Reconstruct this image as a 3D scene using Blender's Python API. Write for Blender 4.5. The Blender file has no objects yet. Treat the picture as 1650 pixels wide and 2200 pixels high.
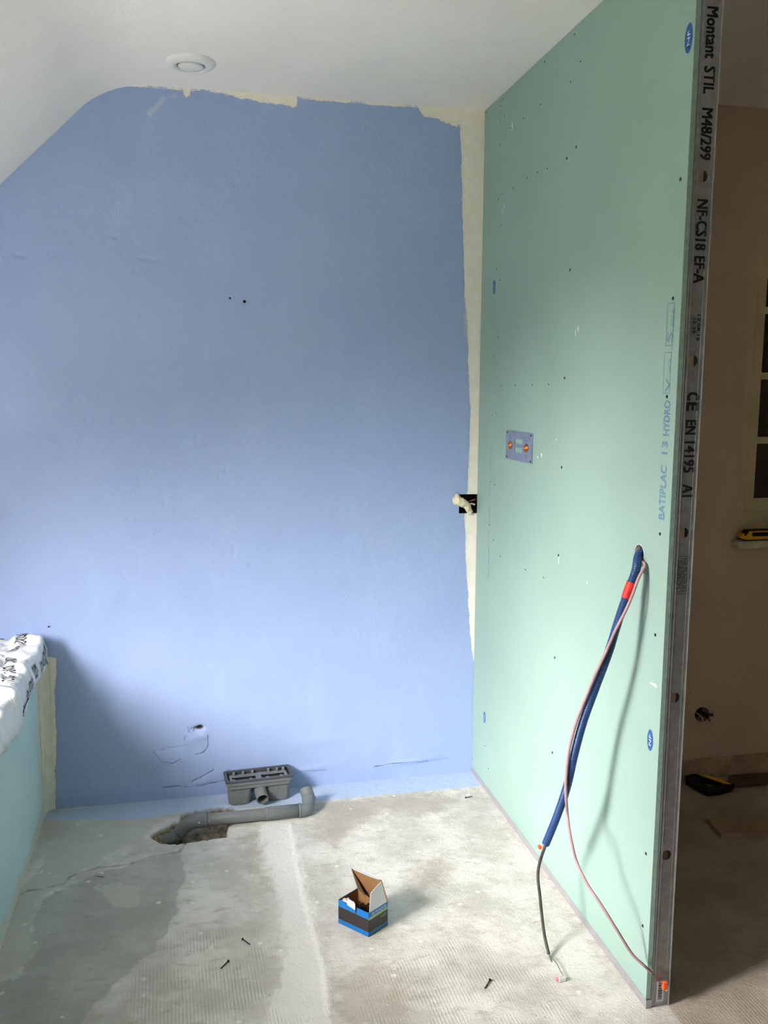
import bpy, bmesh, math, random
import numpy as np
from mathutils import Vector, Matrix, noise as mn

random.seed(4)
SC = bpy.context.scene
COL = SC.collection
PI = math.pi

# ------------------------------------------------------------------ camera
F, YAW, PITCH, ROLL = 1902.757, -0.21572, -0.13844, 0.00558
CAM = Vector((-1.04217, -3.13341, 1.47908))
RL = 1.36          # length of the partition
KW = 1.566         # distance of the knee wall from the partition
H = 2.45
cy_, sy_, cp_, sp_ = math.cos(YAW), math.sin(YAW), math.cos(PITCH), math.sin(PITCH)
FW = Vector((-sy_*cp_, cy_*cp_, sp_)); R0 = Vector((cy_, sy_, 0)); U0 = R0.cross(FW)
RT = R0*math.cos(ROLL) + U0*math.sin(ROLL); UP = -R0*math.sin(ROLL) + U0*math.cos(ROLL)
cam = bpy.data.cameras.new('camera'); co = bpy.data.objects.new('camera', cam); COL.objects.link(co)
cam.sensor_fit = 'VERTICAL'; cam.sensor_height = 36; cam.lens = F/2200*36
cam.clip_start = .02; cam.clip_end = 60
m = Matrix((RT, UP, -FW)).transposed().to_4x4(); m.translation = CAM
co.matrix_world = m
SC.camera = co

# ------------------------------------------------------------------ light
W = bpy.data.worlds.new('sky'); SC.world = W; W.use_nodes = True
W.node_tree.nodes['Background'].inputs[0].default_value = (1, .96, .97, 1)
W.node_tree.nodes['Background'].inputs[1].default_value = 15.0

def area(name, loc, target, sx, sy, power, col, spread=180):
    l = bpy.data.lights.new(name, 'AREA'); l.shape = 'RECTANGLE'; l.size = sx; l.size_y = sy
    l.energy = power; l.color = col; l.spread = math.radians(spread)
    o = bpy.data.objects.new(name, l); COL.objects.link(o)
    o.location = loc
    o.rotation_euler = (Vector(target)-Vector(loc)).to_track_quat('-Z', 'Y').to_euler()
    return o
# lamps outside the dormer: a portal and an added lamp for bright sky
# portal over the dormer window, so that the sky light is sampled through it
pt = area('window_portal', (-2.5, -1.81, 1.38), (-2.0, -1.81, 1.38), .8, 1.5, 1, (1, 1, 1))
pt.data.cycles.is_portal = True
area('sky_lamp', (-4.9, -5.45, 3.75), (-2.4, -1.8, 1.5), 8.4, 2.4, 4000, (1, .955, .95))  # added area lamp standing in for bright sky, shapes the daylight
SC.view_settings.view_transform = 'Standard'; SC.view_settings.look = 'None'
SC.view_settings.exposure = 0.8; SC.view_settings.gamma = 1
SC.view_settings.use_curve_mapping = False
SC.cycles.use_denoising = True; SC.cycles.use_adaptive_sampling = True; SC.cycles.adaptive_threshold = .025; SC.cycles.adaptive_min_samples = 16
SC.cycles.max_bounces = 10; SC.cycles.diffuse_bounces = 6

# ------------------------------------------------------------------ helpers
def ray(px, py): return FW*F + RT*(px-825) - UP*(py-1100)
def on(ax, v, px, py):
    """point of the plane axis=v that the photograph shows at px, py"""
    d = ray(px, py); t = (v-CAM[ax])/d[ax]
    return CAM + d*t
def zat(x, y, py):
    """height over floor point x, y of what shows at row py"""
    lo, hi = -1., 3.
    for _ in range(40):
        z = (lo+hi)/2; d = Vector((x, y, z))-CAM
        v = 1100-F*d.dot(UP)/d.dot(FW)
        if v > py: lo = z
        else: hi = z
    return (lo+hi)/2
def lin(r, g, b):
    f = lambda c: ((c/255+.055)/1.055)**2.4 if c > 10 else c/255/12.92
    return (f(r), f(g), f(b), 1)

class NT:
    def __init__(s, name, rough=.6, metal=0, spec=.3):
        s.m = bpy.data.materials.new(name); s.m.use_nodes = True
        s.n = s.m.node_tree.nodes; s.l = s.m.node_tree.links
        s.b = s.n['Principled BSDF']
        s.b.inputs['Roughness'].default_value = rough; s.b.inputs['Metallic'].default_value = metal
        s.b.inputs['Specular IOR Level'].default_value = spec
        s.tc = s.n.new('ShaderNodeTexCoord')
    def set(s, inp, v):
        if isinstance(v, bpy.types.NodeSocket): s.l.new(v, inp)
        else: inp.default_value = v
    def noise(s, scale, detail=4, rough=.55, vec=None, stretch=None, dist=0, out=0):
        n = s.n.new('ShaderNodeTexNoise'); n.inputs['Scale'].default_value = scale
        n.inputs['Detail'].default_value = detail; n.inputs['Roughness'].default_value = rough
        n.inputs['Distortion'].default_value = dist
        v = vec or s.tc.outputs['Object']
        if stretch:
            mp = s.n.new('ShaderNodeMapping'); s.l.new(v, mp.inputs[0]); mp.inputs['Scale'].default_value = stretch[:3]
            if len(stretch) > 3: mp.inputs['Rotation'].default_value = (0, 0, stretch[3])
            v = mp.outputs[0]
        s.l.new(v, n.inputs['Vector']); return n.outputs[out]
    def math(s, op, a, b=0., c=0.):
        n = s.n.new('ShaderNodeMath'); n.operation = op
        s.set(n.inputs[0], a); s.set(n.inputs[1], b); s.set(n.inputs[2], c); return n.outputs[0]
    def ramp(s, v, a, b, lo=0., hi=1.):
        n = s.n.new('ShaderNodeMapRange'); n.interpolation_type = 'SMOOTHSTEP'
        s.set(n.inputs[0], v); n.inputs[1].default_value = a; n.inputs[2].default_value = b
        n.inputs[3].default_value = lo; n.inputs[4].default_value = hi; return n.outputs[0]
    def mix(s, f, a, b, mode='MIX'):
        n = s.n.new('ShaderNodeMix'); n.data_type = 'RGBA'; n.blend_type = mode
        s.set(n.inputs[0], f); s.set(n.inputs[6], a); s.set(n.inputs[7], b); return n.outputs[2]
    def attr(s, name):
        n = s.n.new('ShaderNodeAttribute'); n.attribute_name = name; return n.outputs['Fac']
    def bump(s, h, dist=.01, strength=1., prev=None):
        n = s.n.new('ShaderNodeBump'); n.inputs['Distance'].default_value = dist
        n.inputs['Strength'].default_value = strength; s.set(n.inputs['Height'], h)
        if prev is not None: s.l.new(prev, n.inputs['Normal'])
        return n.outputs[0]
    def color(s, c): s.set(s.b.inputs['Base Color'], c); return s
    def normal(s, n): s.l.new(n, s.b.inputs['Normal']); return s

def mat(name, c, rough=.6, metal=0, spec=.3, var=.12, scale=30, bumpd=0, bscale=200):
    """plain procedural material: colour with soft mottling and fine relief"""
    t = NT(name, rough, metal, spec)
    k = t.noise(scale)
    lo = tuple(x*(1-var) for x in c[:3])+(1,); hi = tuple(min(1, x*(1+var)) for x in c[:3])+(1,)
    t.color(t.mix(t.ramp(k, .3, .7), lo, hi))
    if bumpd: t.normal(t.bump(t.noise(bscale, 3), bumpd))
    return t.m

def link(name, me, m=None, parent=None, smooth=False):
    o = bpy.data.objects.new(name, me); COL.objects.link(o)
    if m is not None and not me.materials: me.materials.append(m)
    if smooth:
        me.polygons.foreach_set('use_smooth', [True]*len(me.polygons))
    if parent: o.parent = parent
    return o
def obj(name, bm, m=None, parent=None, smooth=False):
    bmesh.ops.recalc_face_normals(bm, faces=bm.faces)
    me = bpy.data.meshes.new(name); bm.to_mesh(me); bm.free()
    return link(name, me, m, parent, smooth)
def pyd(name, v, f, m=None, parent=None, smooth=False):
    me = bpy.data.meshes.new(name); me.from_pydata([tuple(x) for x in v], [], f); me.update()
    return link(name, me, m, parent, smooth)
def sub(o, p):
    """make o a sub-part of part p (both already stand in world space)"""
    o.parent = p; o.matrix_parent_inverse = Matrix.Identity(4); return o
def tag(o, label, cat, group=None):
    o['label'] = label; o['category'] = cat
    if group: o['group'] = group
    return o
def struct(o): o['kind'] = 'structure'; return o
def empty(name, loc=(0, 0, 0)):
    o = bpy.data.objects.new(name, None); COL.objects.link(o); o.location = loc; o.empty_display_size = .05
    return o
def reparent(o, p):
    o.parent = p; o.matrix_parent_inverse = Matrix.Translation(-Vector(p.location)); return o

def add_box(bm, lo, hi, bevel=0, M=None):
    g = bmesh.ops.create_cube(bm, size=1)['verts']
    lo, hi = Vector(lo), Vector(hi)
    for v in g:
        v.co = Vector([(lo[i]+hi[i])/2+v.co[i]*(hi[i]-lo[i]) for i in range(3)])
    if bevel:
        es = set(e for v in g for e in v.link_edges)
        r = bmesh.ops.bevel(bm, geom=list(es), offset=bevel, segments=2, affect='EDGES', profile=.5)
        g = list(set(v for f in r['faces'] for v in f.verts) | set(v for v in g if v.is_valid))
    if M is not None:
        for v in g: v.co = M @ v.co
    return g
def spline(pts, n=8):
    P = [Vector(p) for p in pts]; P = [P[0]*2-P[1]]+P+[P[-1]*2-P[-2]]; out = []
    for i in range(1, len(P)-2):
        for k in range(n):
            t = k/n; a, b, c, d = P[i-1:i+3]
            out.append(.5*((2*b)+(c-a)*t+(2*a-5*b+4*c-d)*t*t+(3*b-a-3*c+d)*t**3))
    out.append(P[-2]); return out
def add_tube(bm, pts, r, n=12, cap=True, caps=(1, 1)):
    """tube along points; r is a number or a function of the index and point count"""
    rings = []; P = [Vector(p) for p in pts]; up = None
    for i, p in enumerate(P):
        t = (P[min(i+1, len(P)-1)]-P[max(i-1, 0)]).normalized()
        if up is None:
            up = t.orthogonal().normalized()
        up = (up-t*up.dot(t)).normalized(); s = t.cross(up)
        rr = r(i, len(P)) if callable(r) else r
        rings.append([bm.verts.new(p+(up*math.cos(2*PI*k/n)+s*math.sin(2*PI*k/n))*rr) for k in range(n)])
    for a, b in zip(rings, rings[1:]):
        for k in range(n): bm.faces.new((a[k], a[(k+1) % n], b[(k+1) % n], b[k]))
    if cap:
        if caps[0]: bm.faces.new(rings[0][::-1])
        if caps[1]: bm.faces.new(rings[-1])
    return rings
def add_lathe(bm, prof, c, axis=Vector((0, 0, 1)), n=32):
    """revolve profile (r, h) about axis through c"""
    axis = Vector(axis).normalized(); u = axis.orthogonal().normalized(); s = axis.cross(u); c = Vector(c); rings = []
    for r, h in prof:
        if r < 1e-6: rings.append([bm.verts.new(c+axis*h)])
        else: rings.append([bm.verts.new(c+axis*h+(u*math.cos(2*PI*k/n)+s*math.sin(2*PI*k/n))*r) for k in range(n)])
    for a, b in zip(rings, rings[1:]):
        for k in range(n):
            q = [a[k % len(a)], a[(k+1) % len(a)], b[(k+1) % len(b)], b[k % len(b)]]
            q = list(dict.fromkeys(q))
            if len(q) > 2: bm.faces.new(q)
def prism(bm, pts, d):
    """extrude polygon (3D points) by vector d"""
    a = [bm.verts.new(Vector(p)) for p in pts]; b = [bm.verts.new(Vector(p)+Vector(d)) for p in pts]
    bm.faces.new(a); bm.faces.new(b[::-1]); n = len(a)
    for i in range(n): bm.faces.new((a[i], b[i], b[(i+1) % n], a[(i+1) % n]))
def plate(bm, O, U, V, w, h, holes, th, n=28):
    """plate O+u*U+v*V, 0..w by 0..h, thickness vector th, with round holes (u, v, r) in order of v"""
    O, U, V, th = Vector(O), Vector(U), Vector(V), Vector(th)
    at = lambda u, v: O+U*u+V*v
    def quad(u0, v0, u1, v1):
        if u1-u0 < 1e-6 or v1-v0 < 1e-6: return
        for off, fl in ((Vector((0, 0, 0)), 1), (th, -1)):
            q = [bm.verts.new(at(*p)+off) for p in ((u0, v0), (u1, v0), (u1, v1), (u0, v1))]
            bm.faces.new(q[::fl])
    v0 = 0
    for (u, v, r) in holes:
        c = r*1.25
        quad(0, v0, w, v-c); quad(0, v-c, u-c, v+c); quad(u+c, v-c, w, v+c); v0 = v+c
        ci, sq = [], []
        for k in range(n):
            a = 2*PI*(k+.5)/n; x, y = math.cos(a), math.sin(a); s = c/max(abs(x), abs(y))
            ci.append((u+r*x, v+r*y)); sq.append((u+s*x, v+s*y))
        for off in (Vector((0, 0, 0)), th):
            A = [bm.verts.new(at(*p)+off) for p in ci]; B = [bm.verts.new(at(*p)+off) for p in sq]
            for k in range(n): bm.faces.new((A[k], A[(k+1) % n], B[(k+1) % n], B[k]))
            for k in (n//8-1, 3*n//8-1, 5*n//8-1, 7*n//8-1):
                pass
            # corners of the cell
            for sx, sy in ((1, 1), (-1, 1), (-1, -1), (1, -1)):
                cc = bm.verts.new(at(u+sx*c, v+sy*c)+off)
                best = sorted(range(n), key=lambda k: (sq[k][0]-u-sx*c)**2+(sq[k][1]-v-sy*c)**2)[:2]
                bm.faces.new((cc, B[best[0]], B[best[1]]))
        A = [bm.verts.new(at(*p)) for p in ci]; B = [bm.verts.new(at(*p)+th) for p in ci]
        for k in range(n): bm.faces.new((A[k], B[k], B[(k+1) % n], A[(k+1) % n]))
    quad(0, v0, w, h)
    e = [(0, 0), (w, 0), (w, h), (0, h)]
    for i in range(4):
        p, q = e[i], e[(i+1) % 4]
        bm.faces.new([bm.verts.new(x) for x in (at(*p), at(*p)+th, at(*q)+th, at(*q))])

FONT = {}
def text(body, p0, p1, cap, U, N, m, parent, name='lettering', th=.0003, dots=False, bold=0):
    """flat print: body starts at p0 and ends at p1 (world), letter height cap along U, facing N"""
    cu = bpy.data.curves.new('t', 'FONT'); cu.body = body; cu.size = 1; cu.extrude = .0; cu.resolution_u = 2
    o = bpy.data.objects.new('t', cu); COL.objects.link(o)
    dg = bpy.context.evaluated_depsgraph_get(); me = bpy.data.meshes.new_from_object(o.evaluated_get(dg))
    bpy.data.objects.remove(o)
    xs = [v.co.x for v in me.vertices]; x0, x1 = min(xs), max(xs); ys = [v.co.y for v in me.vertices]
    y0, y1 = 0, .73
    p0, p1 = Vector(p0), Vector(p1); D = p1-p0
    for v in me.vertices:
        v.co = p0 + D*((v.co.x-x0)/(x1-x0)) + Vector(U)*(v.co.y/(y1-y0)*cap) + Vector(N)*th
    if bold:     # heavier strokes: the same letters shifted a little
        bm = bmesh.new(); bm.from_mesh(me); k = len(bm.verts)
        for q, (a, b) in enumerate(((1, 0), (0, 1), (1, 1))):
            n0 = len(bm.verts); bm.from_mesh(me); bm.verts.ensure_lookup_table()
            for v in bm.verts[n0:]: v.co += D.normalized()*cap*bold*a + Vector(U)*cap*bold*b + Vector(N)*.00004*(q+1)
        bm.to_mesh(me); bm.free()
    me.update(); return link(name, me, m, parent)

def sdist(X, Y, poly):
    """signed distance of arrays X, Y to a polygon, positive inside"""
    d = np.full(X.shape, 1e9); ins = np.zeros(X.shape, bool); n = len(poly)
    for i in range(n):
        ax, ay = poly[i]; bx, by = poly[(i+1) % n]
        ex, ey = bx-ax, by-ay; L = ex*ex+ey*ey+1e-12
        t = np.clip(((X-ax)*ex+(Y-ay)*ey)/L, 0, 1)
        d = np.minimum(d, np.hypot(X-ax-t*ex, Y-ay-t*ey))
        c = ((ay > Y) != (by > Y)) & (X < ex*(Y-ay)/(ey if abs(ey) > 1e-9 else 1e-9)+ax)
        ins ^= c
    return np.where(ins, d, -d)
def ldist(X, Y, line):
    d = np.full(X.shape, 1e9)
    for (ax, ay), (bx, by) in zip(line, line[1:]):
        ex, ey = bx-ax, by-ay; L = ex*ex+ey*ey+1e-12
        t = np.clip(((X-ax)*ex+(Y-ay)*ey)/L, 0, 1)
        d = np.minimum(d, np.hypot(X-ax-t*ex, Y-ay-t*ey))
    return d
def vnoise(X, Y, s, seed=0, octv=3):
    """cheap value noise for arrays"""
    rs = np.random.RandomState(seed); out = np.zeros(X.shape); amp = 1.; tot = 0
    for o in range(octv):
        T = rs.rand(64, 64); x = X*s+100; y = Y*s+100
        xi = np.floor(x).astype(int); yi = np.floor(y).astype(int); fx = x-xi; fy = y-yi
        fx = fx*fx*(3-2*fx); fy = fy*fy*(3-2*fy)
        g = lambda a, b: T[a % 64, b % 64]
        out += amp*((g(xi, yi)*(1-fx)+g(xi+1, yi)*fx)*(1-fy)+(g(xi, yi+1)*(1-fx)+g(xi+1, yi+1)*fx)*fy)
        tot += amp; amp *= .5; s *= 2.1
    return out/tot-.5
def grid(name, us, vs, fn, attrs, drop=None, m=None, parent=None):
    """dense mesh over arrays us, vs; fn(U, V) gives x, y, z arrays; attrs name -> array"""
    U, V = np.meshgrid(us, vs); x, y, z = fn(U, V)
    co_ = np.stack([x, y, z], -1).reshape(-1, 3).astype(np.float32)
    nu, nv = len(us), len(vs)
    i = np.arange(nv-1)[:, None]*nu+np.arange(nu-1)[None, :]
    q = np.stack([i, i+1, i+1+nu, i+nu], -1).reshape(-1, 4)
    if drop is not None:
        uc = (U[:-1, :-1]+U[1:, 1:])/2; vc = (V[:-1, :-1]+V[1:, 1:])/2
        q = q[~drop(uc, vc).reshape(-1)]
    me = bpy.data.meshes.new(name)
    me.vertices.add(len(co_)); me.vertices.foreach_set('co', co_.reshape(-1))
    me.loops.add(q.size); me.loops.foreach_set('vertex_index', q.reshape(-1).astype(np.int32))
    me.polygons.add(len(q)); me.polygons.foreach_set('loop_start', np.arange(0, q.size, 4, dtype=np.int32))
    me.polygons.foreach_set('loop_total', np.full(len(q), 4, dtype=np.int32))
    me.update(calc_edges=True)
    for k, a in attrs.items():
        at = me.attributes.new(k, 'FLOAT', 'POINT'); at.data.foreach_set('value', a.reshape(-1).astype(np.float32))
    return link(name, me, m, parent, smooth=True)

# ------------------------------------------------------------------ plain materials
M_white = mat('white_paint', lin(214, 212, 204), .7, var=.04, scale=6, bumpd=.0006, bscale=160)
M_galv = mat('galvanised_steel', lin(150, 152, 152), .42, .85, var=.12, scale=60, bumpd=.0002)
M_pvc = mat('grey_plastic', lin(118, 122, 122), .42, var=.06, scale=40)
M_pvcd = mat('dark_grey_plastic', lin(74, 78, 80), .45, var=.08, scale=40)
M_black = mat('black_steel', lin(38, 35, 32), .4, .3, var=.1)
M_ink = mat('black_ink', lin(28, 27, 27), .8, var=.3, scale=300)
M_inkb = mat('blue_ink', lin(104, 138, 158), .8, var=.35, scale=220)
M_inkbl = mat('blue_stamp', lin(48, 92, 150), .8, var=.25, scale=220)
M_conduit = mat('blue_conduit', lin(30, 62, 112), .38, spec=.5, var=.12, scale=30)
M_red = mat('red_tape', lin(214, 52, 44), .45, var=.1)
M_pink = mat('grey_pink_sheath', lin(172, 140, 144), .5, var=.12, scale=20)
M_dcable = mat('dark_grey_sheath', lin(66, 66, 60), .55, var=.25, scale=60)
M_wire = mat('bare_grey_wire', lin(120, 122, 112), .4, .3)
M_orange = mat('orange_connector', lin(235, 96, 48), .4, var=.1)
M_clear = mat('milky_plastic', lin(200, 200, 196), .25, var=.08)
M_copper = mat('copper', lin(168, 98, 48), .4, .6, var=.2)
M_foam = mat('expanding_foam', lin(226, 218, 184), .8, var=.08, scale=60, bumpd=.002, bscale=70)
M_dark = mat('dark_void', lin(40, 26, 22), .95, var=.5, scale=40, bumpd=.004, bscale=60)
M_plaster = mat('plaster', lin(222, 222, 216), .85, var=.05, scale=30, bumpd=.001, bscale=90)
M_cardi = mat('brown_cardboard', lin(138, 102, 64), .85, var=.06)
M_cardw = mat('white_card', lin(225, 226, 232), .6, var=.03)
M_cardb = mat('blue_card', lin(8, 108, 180), .4, var=.05, spec=.5)
M_cardk = mat('black_card', lin(48, 40, 38), .4, var=.1, spec=.5)
M_cardg = mat('green_card', lin(150, 180, 140), .5)

# ------------------------------------------------------------------ floor
X0, X1, YB, YF = -3.3, 3.2, 0.0, -4.2
P2 = lambda px, py: tuple(on(2, 0, px, py)[:2])
PB = lambda px, py: (lambda v: (v.x, v.z))(on(1, 0, px, py))
PG = lambda px, py: (lambda v: (v.y, v.z))(on(0, 0, px, py))
xs = np.unique(np.concatenate([np.arange(X0, -KW-.02, .2), np.arange(-KW-.02, .9, .008), np.arange(.9, X1+.1, .1)]))
ys = np.unique(np.concatenate([np.arange(YF, -1.95, .1), np.arange(-1.95, .0, .008), [0.]]))
FX, FY = np.meshgrid(xs, ys)
wob = vnoise(FX, FY, 18, 3)*.035+vnoise(FX, FY, 60, 5)*.012
pit_poly = [P2(*p) for p in [(318, 1795), (345, 1780), (382, 1762), (388, 1746), (425, 1738), (470, 1731), (500, 1733), (512, 1745), (505, 1768), (490, 1778), (489, 1797), (450, 1803), (400, 1809), (383, 1814), (350, 1812)]]
pit = sdist(FX, FY, pit_poly)+wob*.35
dark_poly = [P2(*p) for p in [(95, 1925), (150, 1902), (215, 1872), (300, 1850), (385, 1832), (398, 1880), (385, 1940), (360, 2005), (310, 2060), (262, 2105), (190, 2175), (130, 2240), (-120, 2290), (-80, 2150), (45, 2090), (60, 2040), (62, 1980)]]
dark = sdist(FX, FY, dark_poly)+wob
band_poly = [P2(*p) for p in [(552, 1765), (632, 1760), (640, 1800), (662, 1900), (690, 2010), (705, 2080), (716, 2230), (560, 2230), (610, 2060), (600, 1960), (585, 1880), (560, 1810)]]
band = sdist(FX, FY, band_poly)+wob*.8
line = ldist(FX, FY, [P2(622, 1775), P2(634, 1850), P2(650, 1930), P2(672, 2010), P2(690, 2080), P2(702, 2180)])
bluef = sdist(FX, FY, [P2(*p) for p in [(60, 1740), (118, 1742), (480, 1702), (1040, 1650), (1055, 1672), (1022, 1690), (780, 1711), (640, 1727), (470, 1742), (420, 1742), (300, 1760), (150, 1762), (100, 1764)]])+wob*.25
brown = np.maximum.reduce([sdist(FX, FY, [P2(*p) for p in [(660, 1722), (820, 1708), (980, 1700), (1010, 1725), (900, 1760), (830, 1745), (760, 1785), (720, 1840), (690, 1800)]]),
    sdist(FX, FY, [P2(*p) for p in [(510, 1790), (560, 1775), (570, 1850), (590, 1930), (560, 1900), (520, 1860)]]),
    sdist(FX, FY, [P2(*p) for p in [(700, 2110), (800, 2050), (860, 2090), (900, 2140), (880, 2230), (720, 2230)]]),
    sdist(FX, FY, [P2(*p) for p in [(870, 1870), (960, 1830), (960, 1900), (900, 1930)]])])+wob*2
ribs = np.maximum.reduce([sdist(FX, FY, [P2(*p) for p in [(290, 2080), (330, 2020), (400, 1980), (560, 1990), (600, 2060), (640, 2230), (240, 2230)]]),
    sdist(FX, FY, [P2(*p) for p in [(780, 2080), (900, 2020), (1060, 2030), (1150, 2100), (1300, 2230), (760, 2230)]]),
    sdist(FX, FY, [P2(*p) for p in [(1450, 2170), (1660, 2080), (1700, 2300), (1400, 2300)]])])+wob*2
lightl = np.maximum(sdist(FX, FY, [P2(*p) for p in [(30, 1930), (75, 1880), (150, 1780), (240, 1750), (330, 1760), (310, 1800), (235, 1830), (150, 1890), (80, 1935), (75, 2060), (20, 2090), (-60, 2110), (-60, 1950)]]),
    sdist(FX, FY, [P2(*p) for p in [(205, 1900), (300, 1905), (310, 1925), (285, 1950), (230, 1945), (222, 1925)]]))+wob
crack = ldist(FX, FY, [P2(*p) for p in [(34, 1926), (60, 1912), (92, 1908), (140, 1896), (150, 1882), (210, 1862), (270, 1858), (330, 1838), (385, 1830), (398, 1812)]])+np.abs(wob)*.3
room2 = np.where(FX > .06, 1., 0.)
FZ = vnoise(FX, FY, 5, 9)*.004
pd = np.clip(pit/.012, 0, 1); FZ = FZ*(1-pd)-pd*(.05+.05*vnoise(FX, FY, 25, 7))
FZ += np.where(np.abs(crack) < .02, -.004*np.clip(1-crack/.012, 0, 1), 0)
FZ += .002*np.clip(band/.01, 0, 1)
FZ = np.where((FX > -.03) | (FX < -KW+.01) | (FY > -.015) & (pit < 0), np.minimum(FZ, 0)*.2, FZ)

t = NT('worn_cement_floor', .85, 0, .25)
ob = t.tc.outputs['Object']
c = t.mix(t.ramp(t.noise(5, 6, .65), .35, .66), lin(192, 188, 177), lin(225, 221, 211))
c = t.mix(t.ramp(t.noise(14, 6, .7, stretch=(1, 2.2, 1, .5)), .5, .72, 0, .8), c, lin(178, 171, 156))
c = t.mix(t.ramp(t.math('ADD', t.attr('brown'), t.math('MULTIPLY', t.math('SUBTRACT', t.noise(30, 6, .75), .5), .18)), -.02, .05, 0, .6), c, lin(166, 156, 140))
c = t.mix(t.ramp(t.math('ADD', t.attr('dark'), t.math('MULTIPLY', t.math('SUBTRACT', t.noise(60, 4), .5), .03)), -.004, .006, 0, .5), c, lin(150, 149, 140))
c = t.mix(t.ramp(t.math('ADD', t.attr('lightl'), t.math('MULTIPLY', t.math('SUBTRACT', t.noise(45, 4), .5), .05)), -.003, .006, 0, .8), c, lin(198, 196, 182))
c = t.mix(t.ramp(t.math('ADD', t.attr('band'), t.math('MULTIPLY', t.math('SUBTRACT', t.noise(20, 5, .7, stretch=(2, .6, 1)), .5), .09)), -.01, .02, 0, .8), c, lin(230, 227, 218))
c = t.mix(t.ramp(t.math('ADD', t.attr('line'), t.math('MULTIPLY', t.math('SUBTRACT', t.noise(50, 4), .5), .016)), .004, .010, .7, 0), c, lin(240, 236, 226))
# fresh plaster splashes
vo = t.n.new('ShaderNodeTexVoronoi'); vo.inputs['Scale'].default_value = 13; t.l.new(ob, vo.inputs['Vector'])
c = t.mix(t.ramp(t.math('ADD', vo.outputs['Distance'], t.math('MULTIPLY', t.noise(80, 3), .12)), .13, .17, .7, 0), c, lin(238, 235, 224))
c = t.mix(t.ramp(t.noise(150, 4, .7), .66, .74, 0, .6), c, lin(150, 146, 134))
c = t.mix(t.ramp(t.math('ADD', t.attr('bluef'), t.math('MULTIPLY', t.math('SUBTRACT', t.noise(50, 4), .5), .03)), -.003, .004, 0, .92), c, lin(178, 196, 222))
c = t.mix(t.ramp(t.math('ADD', t.attr('crack'), t.math('MULTIPLY', t.noise(25, 5, .8), .014)), .008, .016, .6, 0), c, lin(112, 106, 94))
c = t.mix(t.ramp(t.attr('pit'), -.002, .006), c, t.mix(t.ramp(t.noise(60, 6, .8), .35, .65), lin(96, 84, 66), lin(164, 152, 128)))
c = t.mix(t.math('MULTIPLY', t.attr('room'), .55), c, lin(150, 132, 112))
wv = t.n.new('ShaderNodeTexWave'); wv.wave_type = 'BANDS'; wv.bands_direction = 'X'
wv.inputs['Scale'].default_value = 36; wv.inputs['Distortion'].default_value = 1.2; wv.inputs['Detail'].default_value = 2; wv.inputs['Detail Scale'].default_value = .6
mp = t.n.new('ShaderNodeMapping'); mp.inputs['Rotation'].default_value = (0, 0, -.03); t.l.new(ob, mp.inputs[0]); t.l.new(mp.outputs[0], wv.inputs['Vector'])
ribm = t.math('MULTIPLY', t.ramp(t.math('ADD', t.attr('ribs'), t.math('MULTIPLY', t.math('SUBTRACT', t.noise(7, 4), .5), .25)), -.02, .08), t.ramp(t.noise(9, 4), .35, .6))
groove = t.math('MULTIPLY', t.ramp(wv.outputs['Fac'], .02, .3, 1, 0), ribm)
c = t.mix(t.math('MULTIPLY', groove, .3), c, lin(150, 140, 118))
t.color(c)
b1 = t.bump(t.noise(22, 8, .7), .006)
b2 = t.bump(t.math('MULTIPLY', groove, -1.), .0011, 1, b1)
t.normal(t.bump(t.noise(220, 3), .0015, 1, b2))
FLOORM = t.m
fl = grid('floor', xs, ys, lambda U, V: (U, V, FZ), dict(pit=pit, dark=dark, band=band, line=line, bluef=bluef, brown=brown, ribs=ribs, crack=crack, lightl=lightl, room=room2), m=FLOORM)
struct(fl)

# ------------------------------------------------------------------ blue wall
bx = np.unique(np.concatenate([np.arange(X0, -KW-.12, .1), np.arange(-KW-.12, .04, .0055), [.06]]))
bz = np.unique(np.concatenate([np.arange(-.02, H+.05, .0055), [H+.1]]))
BX, BZ = np.meshgrid(bx, bz)
bw = vnoise(BX, BZ, 22, 13)*.02+vnoise(BX, BZ, 70, 15)*.008
right = [PB(*p) for p in [(984, 236), (988, 262), (992, 400), (995, 520), (998, 640), (1004, 700), (1006, 800), (1010, 880), (1008, 960), (1005, 1050), (998, 1110), (1001, 1200), (1006, 1280), (1011, 1370), (1016, 1420), (1060, 1420), (1090, 200), (984, 200)]]
white = np.maximum.reduce([sdist(BX, BZ, right)+bw*.35,
    sdist(BX, BZ, [PB(*p) for p in [(462, 190), (470, 200), (520, 214), (600, 226), (630, 236), (642, 230), (640, 190)]])+bw,
    sdist(BX, BZ, [PB(*p) for p in [(893, 220), (905, 245), (950, 262), (975, 272), (1000, 272), (1000, 220)]])+bw*1.4,
    sdist(BX, BZ, [PB(*p) for p in [(392, 180), (394, 203), (401, 210), (409, 203), (410, 180)]])+bw*.2,
    sdist(BX, BZ, [PB(*p) for p in [(60, 1400), (98, 1408), (122, 1414), (118, 1500), (121, 1560), (119, 1700), (117, 1745), (118, 1780), (40, 1780)]])+bw*.5,
    .004-np.abs(BZ-(H-.003))+bw*.3])
smear = np.maximum.reduce([sdist(BX, BZ, [PB(*p) for p in [(990, 590), (1000, 760), (1012, 800), (1022, 960), (1030, 960), (1032, 590)]]),
    .012-ldist(BX, BZ, [PB(322, 243), PB(345, 222), PB(350, 212), PB(375, 207)])])+bw
cracks = np.full(BX.shape, 1.)
cq = lambda L: [PB(280+a/6.875, 1500+b/6.875) for a, b in L]
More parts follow.
